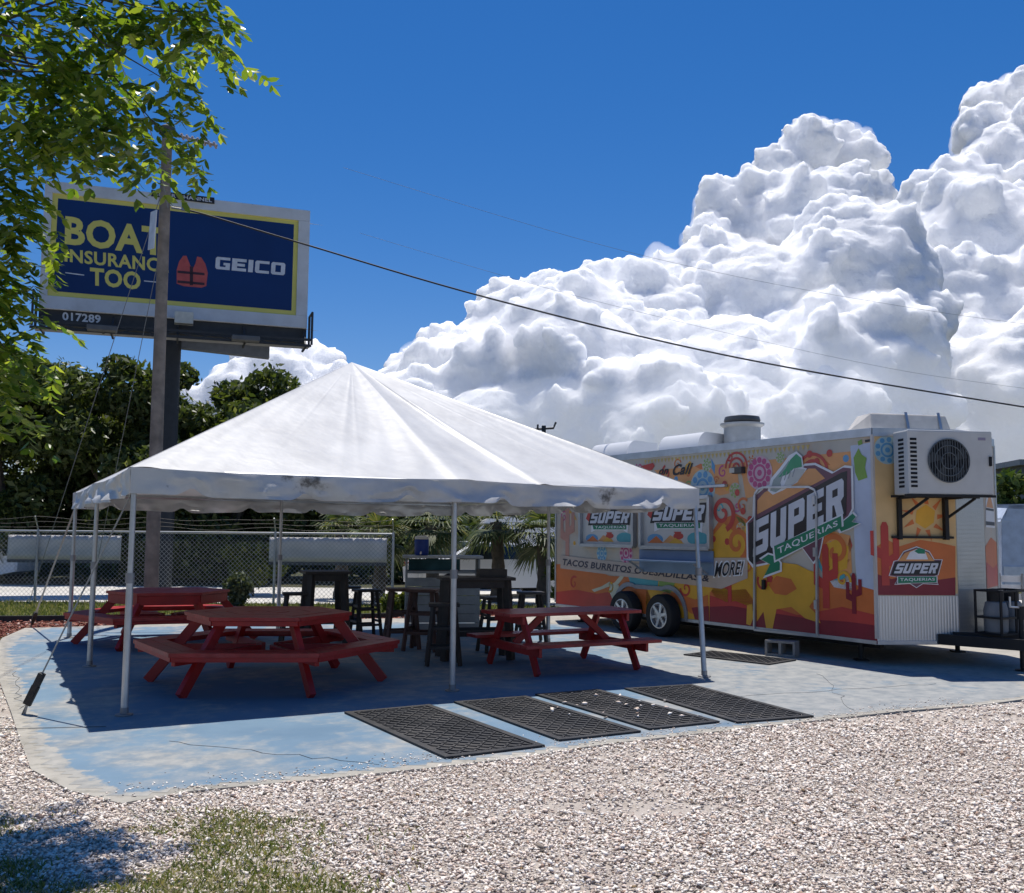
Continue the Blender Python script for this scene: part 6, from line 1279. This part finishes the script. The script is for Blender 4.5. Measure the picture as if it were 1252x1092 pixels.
# ------------------------------------------------------------------ vehicles across the road and to the right
car_w = mat('car_white', (.72, .73, .74), .3, 0, .5, .03, 1, coat=.6); glass = mat('car_glass', (.02, .024, .028), .12, 0, .7)
def sedan(loc, rz, label):
    t = empty('parked_car', loc, rz, label, 'car', 'white cars parked across the road'); W_ = .9
    prof = [(-2.2, .42), (-2.15, .78), (-1.75, .92), (-1.05, .97), (-.45, 1.38), (.75, 1.42), (1.45, 1.02), (2.1, .95), (2.25, .72), (2.22, .36), (1.75, .26), (-1.8, .26)]
    mb = MB(); rows = []
    for y, sx, tz in ((-W_, .97, .0), (-W_*.93, 1, .02), (0, 1.01, .04), (W_*.93, 1, .02), (W_, .97, 0)):
        rows.append([(x*sx, y*(1 - .16*max(0, z - .95)/.45), z + (tz if z > .6 else 0)) for x, z in prof])
    n_ = len(prof); V = [p for r in rows for p in r]; F = [(i + n_*r, (i + 1) % n_ + n_*r, (i + 1) % n_ + n_*(r + 1), i + n_*(r + 1)) for r in range(4) for i in range(n_)] + [tuple(range(n_)), tuple(reversed(range(4*n_, 5*n_)))]
    mb.add(V, F); mb.build('body', car_w, t, True)
    for s in (-1, 1):
        for x0, x1, a in ((-.92, .12, 0), (.18, 1.2, 1)):
            y = s*(W_*.915); mb = MB(); z1_ = 1.33
            q_ = [(x0 + (.0 if a else .1), 1.0), (x1 - .0, 1.0), (x1 - (.42 if a else .0), z1_), (x0 + (.0 if a else .5), z1_)]
            mb.add([(p[0], s*(W_*(1 - .16*max(0, p[1] - .95)/.45) + .006), p[1]) for p in q_], [(0, 1, 2, 3)]); mb.build('side_window', glass, t)
    for x0, x1, z0_, z1_ in ((-1.0, -.5, 1.02, 1.36), (1.4, .82, 1.07, 1.41)):
        dx = -.012 if x0 < 0 else .012
        mb = MB(); mb.add([(x0 + dx, -.72, z0_ + .03), (x0 + dx, .72, z0_ + .03), (x1 + dx, .62, z1_ + .03), (x1 + dx, -.62, z1_ + .03)], [(0, 1, 2, 3)]); mb.build('windscreen', glass, t)
    for x in (-1.4, 1.4):
        for s in (-1, 1):
            M_ = Matrix.Rotation(-s*PI/2, 3, 'X'); mb = MB(); mb.lathe([(0, 0), (.32, 0), (.33, .03), (.33, .16), (.3, .19), (.2, .19)], (x, s*.74, .33), n=22, M=M_); w_ = mb.build('wheel', tyre_m, t, True)
            mb = MB(); mb.lathe([(0, .185), (.05, .185), (.2, .175), (.21, .192)], (x, s*.74, .33), n=18, M=M_); mb.build('rim', rim_m, w_, True)
    for s in (-1, 1):
        mb = MB(); mb.box((-2.14, s*.66, .74), (.06, .34, .12)); mb.build('headlight', mat('headlight', (.6, .62, .64), .15), t, bevel=.015)
        mb = MB(); mb.box((2.2, s*.66, .82), (.06, .34, .14)); mb.build('tail_light', mat('tail_light', (.3, .01, .01), .25), t, bevel=.015)
    mb = MB(); mb.box((-2.2, 0, .48), (.04, 1.1, .16)); mb.build('grille', dark_m, t)
    return t
sedan((-.5, 26.2, -.045), math.radians(200), 'white sedan parked beyond the palms, behind the counter')
sedan((-17.5, 30.9, -.045), math.radians(3), 'white sedan parked under the dark trees past the fence')
van = empty('white_van', (.1, 30.2, -.045), math.radians(6), 'white panel van parked beyond the palms', 'van')
mb = MB(); mb.prism([(-2.4, .35), (-2.4, .95), (-2.2, 1.2), (-1.55, 1.3), (-1.0, 2.05), (-.8, 2.15), (2.5, 2.15), (2.55, .35)], lambda u, v, q: (u, q, v), -.95, .95); mb.build('body', car_w, van, bevel=.03)
for s in (-1, 1):
    mb = MB(); mb.add([(-1.35, s*.985, 1.35), (-.3, s*.985, 1.35), (-.3, s*.985, 1.95), (-.95, s*.985, 1.95)], [(0, 1, 2, 3)]); mb.build('side_window', glass, van)
    for x in (-1.6, 1.6):
        M_ = Matrix.Rotation(-s*PI/2, 3, 'X'); mb = MB(); mb.lathe([(0, 0), (.34, 0), (.35, .03), (.35, .2), (.2, .22)], (x, s*.78, .35), n=22, M=M_); mb.build('wheel', tyre_m, van, True)
mb = MB(); mb.add([(-1.56, -.8, 1.33), (-1.56, .8, 1.33), (-1.05, .72, 2.02), (-1.05, -.72, 2.02)], [(0, 1, 2, 3)]); mb.build('windscreen', glass, van).location = (-.03, 0, .02)

# camper, building and trees beyond the trailer nose
cp = empty('camper', (14.2, 23.5, -.06), math.radians(-8), 'white camper with a dark rounded window, beyond the trailer tongue', 'camper')
mb = MB(); mb.prism([(-2.6, .55), (-2.62, 2.1), (-2.4, 2.42), (2.6, 2.5), (2.75, 2.2), (2.75, .55)], lambda u, v, q: (u, q, v), -1.1, 1.1); mb.build('body', mat('camper_blue_white', (.5, .56, .66), .35), cp, bevel=.05)
mb = MB(); mb.prism([(-2.58, .56), (-2.6, 1.02), (2.74, 1.02), (2.74, .56)], lambda u, v, q: (u, q, v), -1.125, -1.102); mb.build('lower_panel', mat('camper_lower', (.7, .71, .72), .4), cp)
for x0 in (-2.05, -.6, 1.2):
    pts = [(x0 + a*.5 + .5 , 1.66 + b*.24) for a, b in ((-1, -.7), (-.85, -1), (.85, -1), (1, -.7), (1, .7), (.85, 1), (-.85, 1), (-1, .7))]
    mb = MB(); mb.prism(pts, lambda u, v, q: (u, q, v), -1.125, -1.1); w_ = mb.build('window', dark_m, cp); mb = MB(); c0 = (x0 + .5, 1.66); mb.prism([(c0[0] + (p[0] - c0[0])*.9, c0[1] + (p[1] - c0[1])*.84) for p in pts], lambda u, v, q: (u, q, v), -1.13, -1.126); mb.build('pane', glass, w_)
for x in (-.3, .55):
    M_ = Matrix.Rotation(PI/2, 3, 'X'); mb = MB(); mb.lathe([(0, 0), (.34, 0), (.34, .18), (.2, .2)], (x, -.9, .35), n=20, M=M_); mb.build('wheel', tyre_m, cp, True)
bd = empty('metal_building', (34, 48, -.06), math.radians(-6), 'low grey metal warehouse far behind the camper', 'building')
mb = MB(); mb.prism([(-11, 0), (11, 0), (11, 4.6), (-11, 4.9)], lambda u, v, q: (u, q, v), -7, 7); mb.build('wall', mat('warehouse_grey', (.13, .14, .14), .7, 0, .3, .1, .5), bd)
mb = MB(); mb.prism([(-11.3, 4.86), (11.3, 4.56), (11.3, 4.8), (-11.3, 5.1)], lambda u, v, q: (u, q, v), -7.3, 7.3); mb.build('roof', mat('warehouse_roof', (.22, .23, .23), .6), bd)
for i in range(36):
    mb = MB(); mb.box((-10.7 + .61*i, -7.03, 2.25), (.07, .06, 4.4)); mb.build('wall_rib', MATS['warehouse_grey'], bd)
for x0 in (-7, 0, 7):
    mb = MB(); mb.box((x0, -7.08, 1.7), (3.2, .1, 3.4)); mb.build('roller_door', mat('roller_door', (.35, .36, .36), .6), bd)
light_leaf = ramp_island('light_leaf', [(0, (.035, .07, .015)), (.6, (.075, .12, .03)), (1, (.15, .18, .05))], .5, .25)
for k, (x, y, h, w, lab) in enumerate(((17.2, 32, 4.1, 1.9, 'bright green tree between camper and grey warehouse'), (21.5, 33, 4.3, 2.1, 'bright green tree further along behind the camper'), (13.2, 36, 3.6, 2.0, 'bright green tree behind the trailer body'))):
    broad_tree((x, y, -.06), h, w, 5500, .22, light_leaf, lab, 300 + k, 'green trees behind the camper', .1)
rk_ = empty('slatted_rack', (9.6, 17.6, -.06), math.radians(-10), 'white slatted rack standing beyond the trailer tongue', 'rack')
for i in range(5):
    mb = MB(); mb.box((0, 0, .3 + .16*i), (2.4, .03, .11)); mb.build('slat', white_p, rk_)
for i in range(7):
    mb = MB(); mb.box((-1.15 + .383*i, -.03, .52), (.035, .03, 1.04)); mb.build('upright', dark_alu, rk_)
n_ = 5000; X = 5.5 + 9*rng.random(n_); Y = 14.0 + 7*rng.random(n_); k = ~inside(SLAB, X, Y); X, Y = X[k], Y[k]
tag(blades('yard_grass', X, Y, -.06, .1, .016, grass_mat, .6), 'long grass growing beyond the slab behind the trailer', 'grass', kind='stuff')
